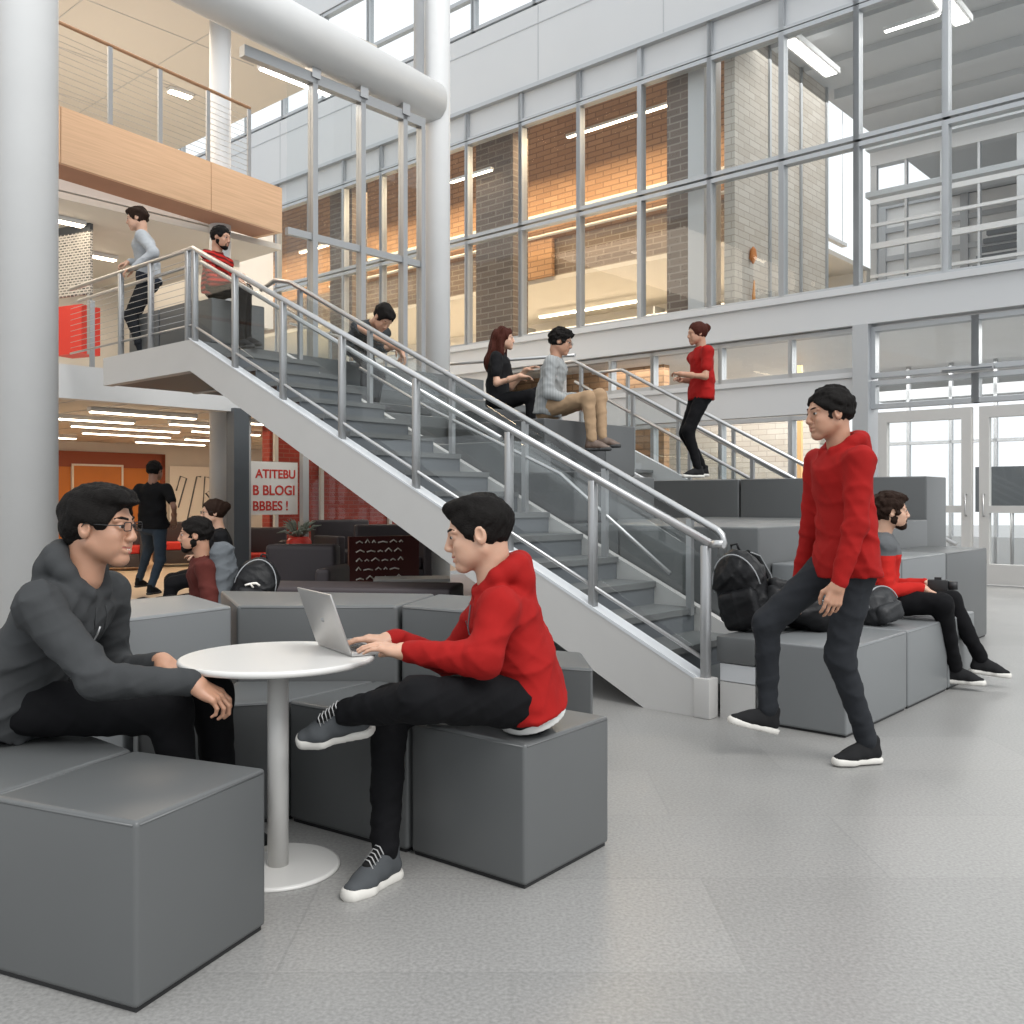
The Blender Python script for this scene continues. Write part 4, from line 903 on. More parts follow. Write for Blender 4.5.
def shoe(P, ank, fd, up, h, col, sole, sc=1):
    fd = nz(fd); up = nz(up); up = nz(up - fd * up.dot(fd)); sd = up.cross(fd); W = lambda x, y, z: ank + (fd * x + sd * y + up * z) * sc
    fr = [tuple(fd), tuple(sd), tuple(up)]; lo, hi = bbox([W(-.1, 0, -.1), W(.22, 0, .05)], .075); g = SDF(lo, hi, h)
    g.cone(W(-.034, 0, -.046), W(.03, 0, -.046), .033 * sc, .032 * sc, .008); g.cone(W(.03, 0, -.040), W(.100, 0, -.050), .034 * sc, .030 * sc, .02, tuple(sd), 1.12); g.cone(W(.09, 0, -.056), W(.150, -.003, -.062), .030 * sc, .020 * sc, .02, tuple(sd), 1.40)
    g.cone(W(-.026, 0, -.03), W(-.030, 0, .012), .032 * sc, .028 * sc, .010); g.cone(W(-.005, 0, -.02), W(.0, 0, .008), .032 * sc, .030 * sc, .012); g.cone(W(.015, 0, -.006), W(.075, 0, -.030), .026 * sc, .024 * sc, .02)
    g.plane(W(0, 0, -.073), tuple(-up)); g.ell(W(-.012, 0, .040), [.030 * sc, .024 * sc, .026 * sc], fr, .003, 'sub')
    so = mk('shoe', [g.mesh()], col, P, P.location)
    s = SDF(lo, hi, h); s.cone(W(-.038, 0, -.078), W(.04, 0, -.078), .036 * sc, .032 * sc, .01); s.cone(W(.04, 0, -.078), W(.095, 0, -.078), .032 * sc, .037 * sc, .01); s.cone(W(.095, 0, -.078), W(.150, -.004, -.076), .038 * sc, .030 * sc, .01, tuple(sd), 1.2)
    s.plane(W(0, 0, -.062), tuple(nz(up + fd * -.04))); s.plane(W(0, 0, -.092), tuple(-up)); o = mk('sole', [s.mesh()], sole, P, P.location); o.parent = so
    if h < .007:
        t = SDF(lo, hi, h); t.cone(W(.010, 0, .026), W(.082, 0, -.012), .015 * sc, .014 * sc, .0, tuple(sd), 1.25); to = mk('tongue', [t.mesh()], BLKT, P, P.location); to.parent = so
        lm = MB()
        for i in range(6):
            x = .018 + i * .0125; z = .041 - i * .0070
            lm.tube([W(x - .004, -.024, z - .022) - P.location, W(x, -.010, z) - P.location, W(x + .004, .010, z) - P.location, W(x + .002, .024, z - .022) - P.location], .0020 * sc, 5)
        lo_ = lm.build('laces', LACE, P); lo_.parent = so
BLKT = cloth('black_tongue', (.012, .012, .012)); LACE = cloth('grey_laces', (.42, .42, .42))
SOLEW = mat('white_rubber_sole', (.62, .60, .56), .6); SOLEB = mat('black_rubber_sole', (.03, .03, .03), .6); SHG = cloth('grey_knit_shoe', (.07, .075, .08)); SHB = cloth('black_shoe', (.016, .016, .017)); SHT = mat('brown_leather_shoe', (.12, .08, .06), .5)

def person(label, pel, chest, hc, face, fwd, sc=1.0, h=.008, hh=.004, hs='short', skin=SK1, hair=HBLACK, top=None, trou=None, shoec=None, sole=None,
           wr=None, el=None, hdir=None, pn=None, curl=.5, an=None, kp=None, fdir=None, fup=None, hem=.13, sleeve='long', hood=False, neckoff=.0, build=1.0,
           beard=False, glasses=False, smile=False, topname='sweater', under=None, knee=None, elbow=None, group=None, shrt=1.0, rolled=False, root=None, nosleeve=False, hup=None, legf=1.0, neckpt=None, zipc=None):
    """every point is in metres in the hall; index 0 is the figure's left side, 1 its right"""
    fwd = nz(fwd)
    if neckpt is None: nb = hc - Vector((0, 0, 1)) * .148 * sc - fwd * .052 * sc
    else: nb = neckpt
    chest = nb + (pel - nb).normalized() * .125 * sc
    sp = nz(chest - pel); lat = nz(Vector((-fwd.y, fwd.x, 0))); dep = nz(lat.cross(sp))     # dep points to the front
    base = root if root is not None else Vector((pel.x, pel.y, min(a.z for a in an) - .09))
    P = thing('person', label, 'person', base, 0, group)
    SH = [chest + sp * .055 * sc + lat * .175 * sc * build * s + dep * .012 for s in (1, -1)]
    HP = [pel + lat * .092 * sc * s - sp * .01 for s in (1, -1)]
    EL = [ik(SH[i], wr[i], .285 * sc, .255 * sc, el[i]) if not (elbow and elbow[i]) else elbow[i] for i in (0, 1)]
    KN = [ik(HP[i], an[i], .43 * sc * legf, .42 * sc * legf, kp[i]) if not (knee and knee[i]) else knee[i] for i in (0, 1)]
    # --- skin body: one surface running through head, trunk, arms and legs
    skp = [head(P, hc, face, hup or (0, 0, 1), sc, hh, hs, skin, hair, nb, beard, glasses, smile, hh < .0075)]
    allp = [pel, chest, nb] + SH + EL + list(wr) + HP + KN + list(an)
    lo, hi = bbox(allp, .12); B = SDF(lo, hi, max(.013, h * 1.5)); b = build
    B.cone(pel, pel.lerp(chest, .5), .085 * sc, .08 * sc, .03, tuple(lat), 1.4); B.cone(pel.lerp(chest, .5), chest, .08 * sc, .09 * sc, .03, tuple(lat), 1.4); B.cone(chest, nb, .07 * sc, .045 * sc, .03)
    for i in (0, 1):
        B.cone(SH[i], EL[i], .040 * sc, .034 * sc, .02); B.cone(EL[i], wr[i], .034 * sc, .024 * sc, .015); B.cone(chest + sp * .04, SH[i], .05 * sc, .042 * sc, .02)
        B.cone(HP[i], KN[i], .062 * sc, .040 * sc, .02); B.cone(KN[i], an[i], .040 * sc, .026 * sc, .02)
    skp.append(B.mesh())
    hdir = hdir or [None, None]; pn = pn or [None, None]; cu = curl if isinstance(curl, (list, tuple)) else (curl, curl)
    for i in (0, 1):
        d = hdir[i] or (wr[i] - EL[i]); p = pn[i] or Vector((0, 0, -1)); 
        # thumb side: for a left hand with palm down and fingers forward the thumb points to the right
        th = 1 if i == 0 else -1
        skp.append(hand(wr[i], d, p, min(hh, .006), sc, cu[i], -th if True else th, fore=EL[i].lerp(wr[i], .55)))
    mk('body', skp, skin, P, P.location)
    # --- top
    lo, hi = bbox([pel - sp * hem, chest, nb] + SH + EL + list(wr), .19 * sc); G = SDF(lo, hi, h); q = 1.42 * b
    waist = pel.lerp(chest, .42) - dep * .012
    ph = sum(ord(c) for c in label) % 7
    G.cone(pel - sp * hem, pel + sp * .02, .128 * sc, .122 * sc, .03, tuple(lat), q * 1.04); G.cone(pel, waist, .122 * sc, .110 * sc, .03, tuple(lat), q, ring=(.005, .12, 0, ph)); G.cone(waist, chest, .110 * sc, .116 * sc, .04, tuple(lat), q * 1.0, ring=(.003, .16, -1, ph))
    G.plane(pel - sp * hem, tuple(-sp))
    G.cone(chest, nb - sp * .045 * sc, .106 * sc, .060 * sc, .04, tuple(lat), 1.25)
    for i in (0, 1):
        G.cone(chest + sp * .04 * sc, SH[i], .070 * sc, .058 * sc, .045)
        if sleeve == 'long':
            G.cone(SH[i], EL[i], .063 * sc, .053 * sc, .035, ring=(.0038, .06, 1, i)); G.cone(EL[i], EL[i].lerp(wr[i], .97), .052 * sc, .037 * sc, .02, ring=(.0035, .045, -1, 2 + i)); G.cone(EL[i].lerp(wr[i], .86), EL[i].lerp(wr[i], .985), .035 * sc, .032 * sc, .004)
        elif sleeve == 'short':
            G.cone(SH[i], SH[i].lerp(EL[i], .62), .064 * sc, .058 * sc, .03)
    G.noise(.0025, 22, ph, (1, 1, 1)); G.fold(.0060 if h < .0085 else .008, 17, ph + 2)
    if hood:
        rr = .040 * sc
        c0 = nb + sp * .012 * sc; arc = []
        for k in range(11):
            a = math.radians(-150 + 30 * k); arc.append(c0 + lat * math.sin(a) * .088 * sc - dep * (math.cos(a) * .082 * sc + .012) + sp * (.018 * sc * math.cos(a)) - sp * .02 * (1 if abs(k - 5) > 3 else 0))
        for k in range(10):
            w = 1 - abs(k - 4.5) / 5.5; G.cone(arc[k], arc[k + 1], rr * (.5 + .55 * w), rr * (.5 + .55 * w), .012)
        bk = c0 - dep * .085 * sc - sp * .035; G.cone(bk + lat * .045, bk - lat * .045, .040 * sc, .040 * sc, .03)
        G.cone(bk - sp * .05, bk, .03 * sc, .04 * sc, .03, tuple(lat), 1.8)
        G.cone(nb + sp * .05, nb + dep * .055 + sp * .04, .058 * sc, .050 * sc, .012, op='sub')
    else:
        G.cone(nb - sp * .07, nb - sp * .0 + dep * .004, .072 * sc, .066 * sc, .02); G.plane(nb + sp * .028 * sc, tuple(nz(sp + dep * .35)))
        G.cone(nb - sp * .02, nb + sp * .09, .057 * sc, .062 * sc, .0, op='sub')
    tm_ = G.mesh(); tp = mk(topname, [tm_], top, P, P.location)
    if zipc:
        from mathutils.bvhtree import BVHTree
        bv = BVHTree.FromPolygons([tuple(x) for x in tm_[0]], [tuple(int(y) for y in x) for x in tm_[1]]); zp = []
        for k in range(15):
            o = chest.lerp(pel - sp * hem * .8, k / 14) + sp * .02 * (1 - k / 14) + dep * .5; hit = bv.ray_cast(o, -dep)[0]
            if hit and (not zp or (hit - zp[-1]).length < .09): zp.append(hit + dep * .0015)
        if len(zp) > 3: zo = MB().tube([p_ - P.location for p_ in zp], .0035, 6).build('zipper', zipc, P); zo.parent = tp
        for s_ in (1, -1):
            cp = []
            for k in range(7):
                o = nb - sp * (.055 + .022 * k) + lat * s_ * (.028 + .003 * k) + dep * .5; hit = bv.ray_cast(o, -dep)[0]
                if hit and (not cp or (hit - cp[-1]).length < .05): cp.append(hit + dep * .002)
            if len(cp) > 3: co = MB().tube([p_ - P.location for p_ in cp], .0028, 6).build('drawstring', top if zipc is not M['black'] else M['dark'], P); co.parent = tp
    if under is not None:      # light shirt showing under the hem
        U = SDF(*bbox([pel - sp * (hem + .03), pel + sp * .05], .22 * sc), h); U.cone(pel - sp * (hem + .03), pel + sp * .05, .114 * sc, .106 * sc, .02, tuple(lat), q * .99); U.plane(pel - sp * (hem + .035), tuple(-sp)); U.plane(pel + sp * .03, tuple(sp)); mk('undershirt', [U.mesh()], under, P, P.location)
    # --- trousers
    lo, hi = bbox([pel + sp * .05] + HP + KN + list(an), .15 * sc); T = SDF(lo, hi, h)
    T.cone(pel - sp * .03, pel + sp * .06, .108 * sc, .098 * sc, .02, tuple(lat), q * .95); T.plane(pel + sp * .085, tuple(sp))
    for i in (0, 1):
        T.cone(HP[i], KN[i], .089 * sc, .066 * sc, .035, ring=(.003, .08, 1, i * 2)); T.cone(KN[i], KN[i].lerp(an[i], .95), .064 * sc, .044 * sc, .03, ring=(.0038, .06, 1, i))
        T.cone(KN[i].lerp(an[i], .8), KN[i].lerp(an[i], .96), .044 * sc, .043 * sc, .01)
    T.noise(.0022, 24, ph + 3); T.fold(.0050, 20, ph + 4)
    mk('trousers', [T.mesh()], trou, P, P.location)
    for i in (0, 1):
        d = (fdir[i] if fdir else None) or fwd; u_ = (fup[i] if fup else None) or (0, 0, 1)
        shoe(P, an[i], d, u_, min(h, .009) if h > .0065 else .005, shoec or SHB, sole or SOLEW, sc)
    return P, dict(SH=SH, EL=EL, KN=KN, HP=HP, nb=nb, sp=sp, lat=lat, dep=dep, top=tp)
# ================================================================ PEOPLE
CG = cloth('charcoal_hoodie', (.044, .046, .048)); CR = cloth('red_hoodie', (.29, .010, .009)); JK = cloth('black_jeans', (.005, .005, .006)); JB = cloth('dark_blue_jeans', (.04, .055, .075)); JG = cloth('dark_grey_jeans', (.022, .024, .028))
TEE = cloth('white_tee', (.62, .62, .60)); BLK = cloth('black_top', (.009, .009, .010)); TAN = cloth('tan_chino', (.34, .23, .14)); REDP = cloth('red_polo', (.29, .010, .009)); MAR = cloth('maroon_jacket', (.085, .020, .016))
def stripes(name, c1, c2, scale, ax=2):
    m = cloth(name, c1); nt = m.node_tree; b = nt.nodes['Principled BSDF']; tc = nt.nodes.new('ShaderNodeTexCoord'); w = nt.nodes.new('ShaderNodeTexWave'); w.bands_direction = 'XYZ'[ax]
    w.inputs['Scale'].default_value = scale; w.inputs['Distortion'].default_value = .6; r = nt.nodes.new('ShaderNodeMix'); r.data_type = 'RGBA'; r.inputs[6].default_value = (*c1, 1); r.inputs[7].default_value = (*c2, 1)
    nt.links.new(tc.outputs['Object'], w.inputs[0]); nt.links.new(w.outputs[1], r.inputs[0]); nt.links.new(r.outputs[2], b.inputs['Base Color']); return m
def blocked(name, c_hi, c_lo, z, tilt=(0, 0, 1)):     # a garment sewn from two colours with a seam at height z
    m = cloth(name, c_hi); nt = m.node_tree; b = nt.nodes['Principled BSDF']; tc = nt.nodes.new('ShaderNodeTexCoord'); d = nt.nodes.new('ShaderNodeVectorMath'); d.operation = 'DOT_PRODUCT'; d.inputs[1].default_value = tilt
    g = nt.nodes.new('ShaderNodeMath'); g.operation = 'GREATER_THAN'; g.inputs[1].default_value = z; r = nt.nodes.new('ShaderNodeMix'); r.data_type = 'RGBA'; r.inputs[6].default_value = (*c_lo, 1); r.inputs[7].default_value = (*c_hi, 1)
    nt.links.new(tc.outputs['Object'], d.inputs[0]); nt.links.new(d.outputs['Value'], g.inputs[0]); nt.links.new(g.outputs[0], r.inputs[0]); nt.links.new(r.outputs[2], b.inputs['Base Color']); return m
STR = stripes('striped_grey_shirt', (.22, .23, .23), (.34, .35, .35), 22, 0); JER = stripes('red_black_jersey', (.45, .02, .015), (.07, .01, .01), 7)
GRYS = blocked('grey_and_navy_sweater', (.36, .38, .40), (.022, .028, .040), .92, (.35, 0, 1)); GRD = cloth('dark_grey_jacket', (.040, .044, .048)); RG = blocked('grey_and_red_jacket', (.10, .105, .11), (.42, .016, .012), .40)
Z = lambda x, y, z: V(x, y, z)
def Pt(x, y, D): return at(x, y, D)
O_ = Vector((0, 0, 0))
p1, j1 = person('man in charcoal hoodie and glasses sitting at the round table', Z(-1.57, 3.02, .57), O_, Pt(100, 527, 3.0), (1, -.10, -.04), (1, -.08, 0), 1.06, .006, .0026, 'flop', SK1, HBLACK, CG, JK, SHB, SOLEW,
    wr=[Pt(163, 662, 3.16), Pt(192, 682, 2.80)], el=[Z(-.3, .4, -1), Z(-.2, -.5, -1)], hdir=[V(.8, -.5, -.35), V(.72, .10, -.50)], pn=[V(0, 0, -1), V(.1, .25, -1)], curl=[.75, .85],
    an=[Z(-.98, 3.22, .09), Z(-1.02, 2.98, .09)], kp=[Z(.5, .1, 1), Z(.5, -.1, 1)], fdir=[V(1, .15, 0), V(1, -.1, 0)], hood=True, glasses=True, smile=True, hem=.07, build=1.12, topname='hoodie', elbow=[None, Pt(98, 680, 2.74)],
    knee=[Pt(212, 694, 3.18), Pt(170, 712, 2.98)], root=Z(-1.55, 2.98, .45), zipc=M['steel2'])
p2, j2 = person('man in red hoodie typing on the laptop with one ankle on his knee', Z(.045, 3.11, .57), O_, Pt(478, 534, 3.06), (-1, -.06, -.20), (-1, -.05, 0), 1.0, .006, .0026, 'quiff', SK2, HBLACK, CR, JK, SHG, SOLEW,
    wr=[Pt(408, 652, 2.88), Pt(392, 640, 3.16)], el=[Z(.5, -.4, -1), Z(.2, .6, -1)], hdir=[V(-1, .14, .12), V(-1, -.12, .04)], pn=[V(0, .05, -1), V(0, 0, -1)], curl=[.30, .32],
    an=[Pt(346, 712, 2.93), Z(-.40, 2.97, .09)], kp=[Z(0, -1, .3), Z(-1, 0, 1)], fdir=[V(-1, -.02, -.20), V(-.45, -.70, 0)], fup=[V(-.15, -.50, 1), V(0, 0, 1)], hood=True, smile=True, hem=.050, build=1.06, topname='hoodie',
    knee=[Pt(420, 700, 2.76), Pt(390, 706, 3.13)], under=TEE, elbow=[Pt(484, 660, 2.80), None], root=Z(.03, 3.2, .45), zipc=M['black'])
p3, j3 = person('man in red hoodie and dark jeans walking past the tiered seats', Pt(846, 560, 4.33), O_, Pt(829, 414, 4.33), (-1, -.15, -.10), (-1, -.18, 0), 1.0, .008, .004, 'short', SK1, HBLACK, CR, JG, SHB, SOLEW,
    wr=[Pt(838, 585, 4.10), Pt(798, 588, 4.58)], el=[Z(1, -.3, -.2), Z(.8, .5, 0)], curl=.6, pn=[V(0, 1, 0), V(0, -1, 0)],
    an=[Pt(868, 743, 4.30), Pt(768, 712, 4.42)], kp=[Z(-1, 0, 0), Z(-1, 0, 0)], fdir=[V(-1, -.25, 0), V(-1, -.1, .25)], hood=True, hem=.075, build=1.08, topname='hoodie', root=Z(1.58, 4.3, 0))
p4, j4 = person('bearded man in red and grey jacket sitting on the lowest bench block', Pt(880, 600, 6.15), O_, Pt(891, 512, 6.15), (1, -.25, .02), (1, -.35, 0), 1.0, .010, .0050, 'curly', SK2, HBROWN, RG, JK, SHB, SOLEW,
    wr=[Pt(925, 583, 6.25), Pt(922, 588, 5.98)], el=[Z(-.3, .3, -1), Z(-.3, -.3, -1)], curl=.8, an=[Pt(982, 660, 6.1), Pt(955, 669, 6.0)], kp=[Z(.5, 0, 1), Z(.5, 0, 1)], fdir=[V(1, -.4, -.1), V(1, -.5, 0)], hdir=[V(1, -.2, -.5), V(1, -.2, -.5)],
    hem=.06, beard=True, topname='jacket', knee=[Pt(950, 600, 6.15), Pt(942, 604, 5.85)], root=Z(2.42, 6.15, .45))
p5, j5 = person('woman in red polo shirt standing on the dark top row blocks', Pt(701, 394, 9.75), O_, Pt(697, 334, 9.75), (-1, -.2, -.1), (-1, -.2, 0), .96, .013, .0075, 'bun', SK1, HRED, REDP, JK, SHB, SOLEW,
    wr=[Pt(681, 374, 9.55), Pt(680, 380, 9.9)], el=[Z(1, -.2, -.3), Z(1, .2, -.3)], hdir=[V(-.5, .8, .2), V(-.5, -.8, .1)], curl=.7, an=[Pt(698, 469, 9.62), Pt(703, 468, 9.85)], kp=[Z(-1, 0, 0), Z(-1, 0, 0)], sleeve='short', hem=.07, topname='polo_shirt', root=Pt(700, 478, 9.75), build=1.12)
p6, j6 = person('long haired woman in black top sitting on a dark cube seat', Pt(498, 402, 9.75), O_, Pt(504, 339, 9.75), (1, -.1, 0), (1, -.25, 0), .98, .013, .0070, 'long', SK2, HRED, BLK, JK, SHB, SOLEB,
    wr=[Pt(526, 370, 9.8), Pt(520, 376, 9.5)], el=[Z(-.2, .2, -1), Z(-.2, -.2, -1)], hdir=[V(1, -.3, .3), V(1, .4, -.1)], curl=.4, an=[Pt(540, 434, 9.9), Pt(531, 437, 9.6)], kp=[Z(.5, 0, 1), Z(.5, 0, 1)], sleeve='short', hem=.06, topname='shirt',
    knee=[Pt(538, 393, 9.9), Pt(531, 396, 9.6)], root=Z(-.12, 9.75, 2.1), smile=True, build=.92)
p7, j7 = person('man in grey striped shirt and tan trousers sitting on a dark cube', Pt(548, 409, 8.85), O_, Pt(561, 342, 8.8), (1, -.25, -.28), (1, -.3, 0), 1.0, .011, .0055, 'curly', SK1, HBLACK, STR, TAN, SHT, SOLEB,
    wr=[Pt(579, 396, 9.05), Pt(574, 402, 8.62)], el=[Z(-.4, .2, -1), Z(-.4, -.2, -1)], hdir=[V(.8, -.6, -.3), V(.8, .5, -.4)], curl=.6, an=[Pt(602, 438, 8.7), Pt(592, 441, 8.45)], kp=[Z(.5, 0, 1), Z(.5, 0, 1)], hem=.06, glasses=True, topname='shirt', fdir=[V(1, -.2, 0), V(1, -.3, 0)],
    knee=[Pt(600, 396, 8.8), Pt(588, 398, 8.5)], root=Z(.35, 8.85, 1.92), build=1.05)
p8, j8 = person('dark haired person in grey jacket bending far forward at stair top', Pt(360, 346, 10.2), O_, Pt(383, 318, 9.85), (.5, -.5, -.9), (.9, -.5, 0), 1.12, .013, .0075, 'messy', SK2, HBLACK, GRD, JK, SHB, SOLEB,
    wr=[Pt(398, 346, 9.95), Pt(402, 350, 9.65)], el=[Z(-.5, .4, .2), Z(-.5, -.4, .2)], hdir=[V(.3, 0, -1), V(.3, 0, -1)], curl=.7, an=[Pt(362, 405, 10.25), Pt(374, 407, 9.95)], kp=[Z(1, 0, 0), Z(1, 0, 0)], hem=.06, topname='jacket', root=Pt(360, 414, 10.1), hup=V(.6, -.5, .7), neckpt=Pt(374, 324, 9.98), build=1.15, knee=[Pt(368, 374, 10.1), Pt(378, 376, 9.8)])
p9, j9 = person('man in light grey sweater leaning on the landing rail', Pt(149, 280, 10.0), O_, Pt(137, 219, 9.95), (-1, -.25, -.2), (-1, -.35, 0), 1.0, .012, .0065, 'messy', SK2, HBROWN, GRYS, JG, SHB, SOLEB,
    wr=[Pt(134, 268, 9.66), Pt(129, 262, 9.95)], el=[Z(1, -.3, -.3), Z(1, .3, -.3)], hdir=[V(-.9, -.3, -.5), V(-.9, -.3, -.5)], curl=.9, an=[Pt(143, 354, 9.95), Pt(153, 353, 10.2)], kp=[Z(-1, 0, 0), Z(-1, 0, 0)], hem=.06, topname='sweater', root=Pt(146, 362, 10.05), build=1.05)
p10, j10 = person('man in red and black jersey sitting on the landing blocks', Pt(216, 288, 9.3), O_, Pt(221, 238, 9.2), (1, -.3, -.2), (1, -.3, 0), .93, .012, .0065, 'short', SK1, HBLACK, JER, JK, SHB, SOLEB,
    wr=[Pt(243, 276, 9.4), Pt(238, 280, 9.1)], el=[Z(-.2, .2, -1), Z(-.2, -.2, -1)], hdir=[V(.8, -.4, -.6), V(.8, .3, -.6)], curl=.7, an=[Pt(247, 338, 9.3), Pt(240, 340, 9.05)], kp=[Z(.5, 0, 1), Z(.5, 0, 1)], hem=.06, topname='jersey',
    knee=[Pt(246, 290, 9.3), Pt(241, 292, 9.05)], root=Pt(217, 300, 9.3), beard=True)
p11, j11 = person('man in black shirt and blue jeans walking away in the lounge', Pt(153, 524, 11.6), O_, Pt(155, 471, 11.6), (.3, 1, 0), (.25, 1, 0), 1.0, .013, .0075, 'short', SK3, HBLACK, BLK, JB, SHB, SOLEB,
    wr=[Pt(133, 524, 11.5), Pt(174, 520, 11.6)], el=[Z(-.5, -1, 0), Z(.6, -1, 0)], curl=.6, an=[Pt(139, 580, 11.9), Pt(151, 587, 11.35)], kp=[Z(0, 1, 0), Z(0, 1, 0)], sleeve='short', hem=.05, topname='shirt', root=Pt(148, 594, 11.6), build=1.08)
p12, j12 = person('bearded man in maroon jacket sitting behind the raised grey blocks', Pt(208, 604, 6.4), O_, Pt(195, 535, 6.3), (-1, -.3, -.05), (-1, -.45, 0), .97, .010, .0055, 'short', SK1, HBLACK, MAR, JK, SHB, SOLEB,
    wr=[Pt(172, 606, 6.1), Pt(165, 602, 6.5)], el=[Z(.3, -.2, -1), Z(.3, .2, -1)], curl=.6, an=[Z(-2.50, 5.98, .09), Z(-2.62, 6.3, .09)], kp=[Z(-.5, 0, 1), Z(-.5, 0, 1)], hem=.06, beard=True, topname='jacket', root=Z(-2.05, 6.4, .42))
p13, j13 = person('woman in dark top and glasses sitting behind the bearded man', Pt(219, 570, 8.3), O_, Pt(213, 513, 8.25), (-1, -.5, 0), (-1, -.5, 0), .95, .013, .0070, 'bun', SK2, HBROWN, BLK, JK, SHB, SOLEB,
    wr=[Pt(203, 560, 8.1), Pt(200, 558, 8.5)], el=[Z(.3, -.2, -1), Z(.3, .2, -1)], curl=.6, an=[Z(-3.0, 8.1, .09), Z(-3.05, 8.35, .09)], kp=[Z(-.5, 0, 1), Z(-.5, 0, 1)], hem=.06, glasses=True, topname='shirt', root=Pt(219, 582, 8.3))
# ================================================================ BAGS
NYL = mat('black_nylon', (.006, .006, .007), .5, spec=.25, bump=.5, bscale=60, bdist=.004); NYG = mat('dark_grey_nylon', (.022, .023, .025), .5, spec=.3, bump=.4, bscale=60, bdist=.003); STRAP = mat('grey_strap_edge', (.30, .31, .32), .4)
def backpack(label, c, fwd, up, W_, D_, H_, h=.008, m=None, straps=True, seed=1, lying=False, mark=False):
    """c: centre of the bag; fwd: where its front pocket faces"""
    f = nz(fwd); u = nz(up); u = nz(u - f * u.dot(f)); l = u.cross(f); fr = [tuple(f), tuple(l), tuple(u)]; m = m or NYL
    P = thing('backpack', label, 'backpack', c - Vector((0, 0, H_ / 2 if not lying else D_ / 2))); W = lambda x, y, z: c + f * x * D_ + l * y * W_ + u * z * H_
    r = .5 * (W_ ** 2 + D_ ** 2 + H_ ** 2) ** .5 + .06; g = SDF(np.array(c) - r, np.array(c) + r, h)
    g.boxr(W(0, 0, -.08), [D_ * .42, W_ * .46, H_ * .40], fr, min(D_, W_) * .30, 0); g.ell(W(0, 0, .22), [D_ * .42, W_ * .42, H_ * .28], fr, .05)
    g.fold(.012, 16, seed); g.noise(.004, 30, seed)
    mk('main_compartment', [g.mesh()], m, P, P.location)
    k = SDF(np.array(c) - r, np.array(c) + r, h); k.boxr(W(.40, 0, -.20), [D_ * .22, W_ * .36, H_ * .24], fr, min(D_, W_) * .18, 0); k.fold(.007, 22, seed + 3)
    mk('front_pocket', [k.mesh()], m, P, P.location)
    L = lambda p: p - P.location
    zb = MB(); zb.tube([L(W(.30, .44 * math.cos(t), .05 + .42 * math.sin(t))) for t in [math.pi * i / 16 for i in range(17)]], .004, 6); zb.build('zipper', STRAP, P)
    zb = MB(); zb.tube([L(W(-.2, .08, .46)), L(W(-.22, .06, .56)), L(W(-.22, -.06, .56)), L(W(-.2, -.08, .46))], .008, 6); zb.build('carry_handle', m, P)
    if straps:
        for s in (1, -1):
            pts = [W(-.30, .18 * s, .42), W(-.62, .24 * s, .34), W(-.78, .30 * s, .08), W(-.72, .34 * s, -.20), W(-.40, .40 * s, -.42)]
            sm = MB(); sm.tube([L(p) for p in pts], .020, 8); so = sm.build('shoulder_strap', m, P)
            e = MB(); e.tube([L(p + l * .022 * s) for p in pts], .0035, 6); eo = e.build('strap_edge', STRAP, P); eo.parent = so
    if mark:
        for i, (y, z, a) in enumerate(((-.12, .05, .5), (.0, .10, .2), (.12, .02, -.4), (-.02, -.06, 0))):
            q = MB(); q.tube([L(W(.47, y - .08, z)), L(W(.50, y + .02, z + a * .08)), L(W(.47, y + .1, z - .01))], .008, 6); q.build('print_mark', M['paper'], P)
    return P
backpack('big black backpack with pale strap edges beside the stair guard foot', Z(1.33, 5.46, .68), nz(V(-.5, -.75, -.1)), V(-.2, .12, 1), .32, .24, .47, .008, NYL, True, 3)
b2 = backpack('black bag lying flat beside the big backpack, behind the walking man', Z(1.66, 5.48, .56), nz(V(.3, .2, 1)), V(1, .0, -.1), .36, .22, .52, .009, NYL, False, 5, True)
backpack('small black bag slumped beside the sitting man on the bench', Z(2.20, 5.70, .56), nz(V(.3, -.8, .2)), V(-.3, .1, 1), .26, .20, .24, .009, NYG, True, 8)
backpack('black backpack with white print behind the man in maroon jacket', Z(-1.70, 6.25, .60), nz(V(.2, -1, .1)), V(.25, 0, 1), .30, .24, .44, .010, NYL, True, 9, mark=True)
jg = thing('jacket', 'grey jacket draped on the back of the man in maroon', 'jacket', Z(-1.90, 6.30, .42))
g = SDF((-2.1, 6.0, .38), (-1.65, 6.6, 1.0), .010); g.cone((-1.92, 6.30, .50), (-1.93, 6.30, .86), .11, .07, .02, (.2, 1, 0), 1.4); g.fold(.012, 18, 4); mk('cloth', [g.mesh()], cloth('slate_grey_cloth', (.11, .12, .13)), jg, jg.location)
cmr = thing('camera', 'small black camera held by the bearded man on the bench', 'camera', Pt(938, 585, 6.05), -.5)
MB().box(-.06, .06, -.035, .03, -.035, .035).build('camera_body', M['black'], cmr, bevel=.008); MB().tube([(.06, 0, 0), (.115, 0, 0)], [.028, .026], 16).build('lens', M['black'], cmr); MB().box(-.02, .02, -.015, .015, .035, .05).build('viewfinder', M['black'], cmr)
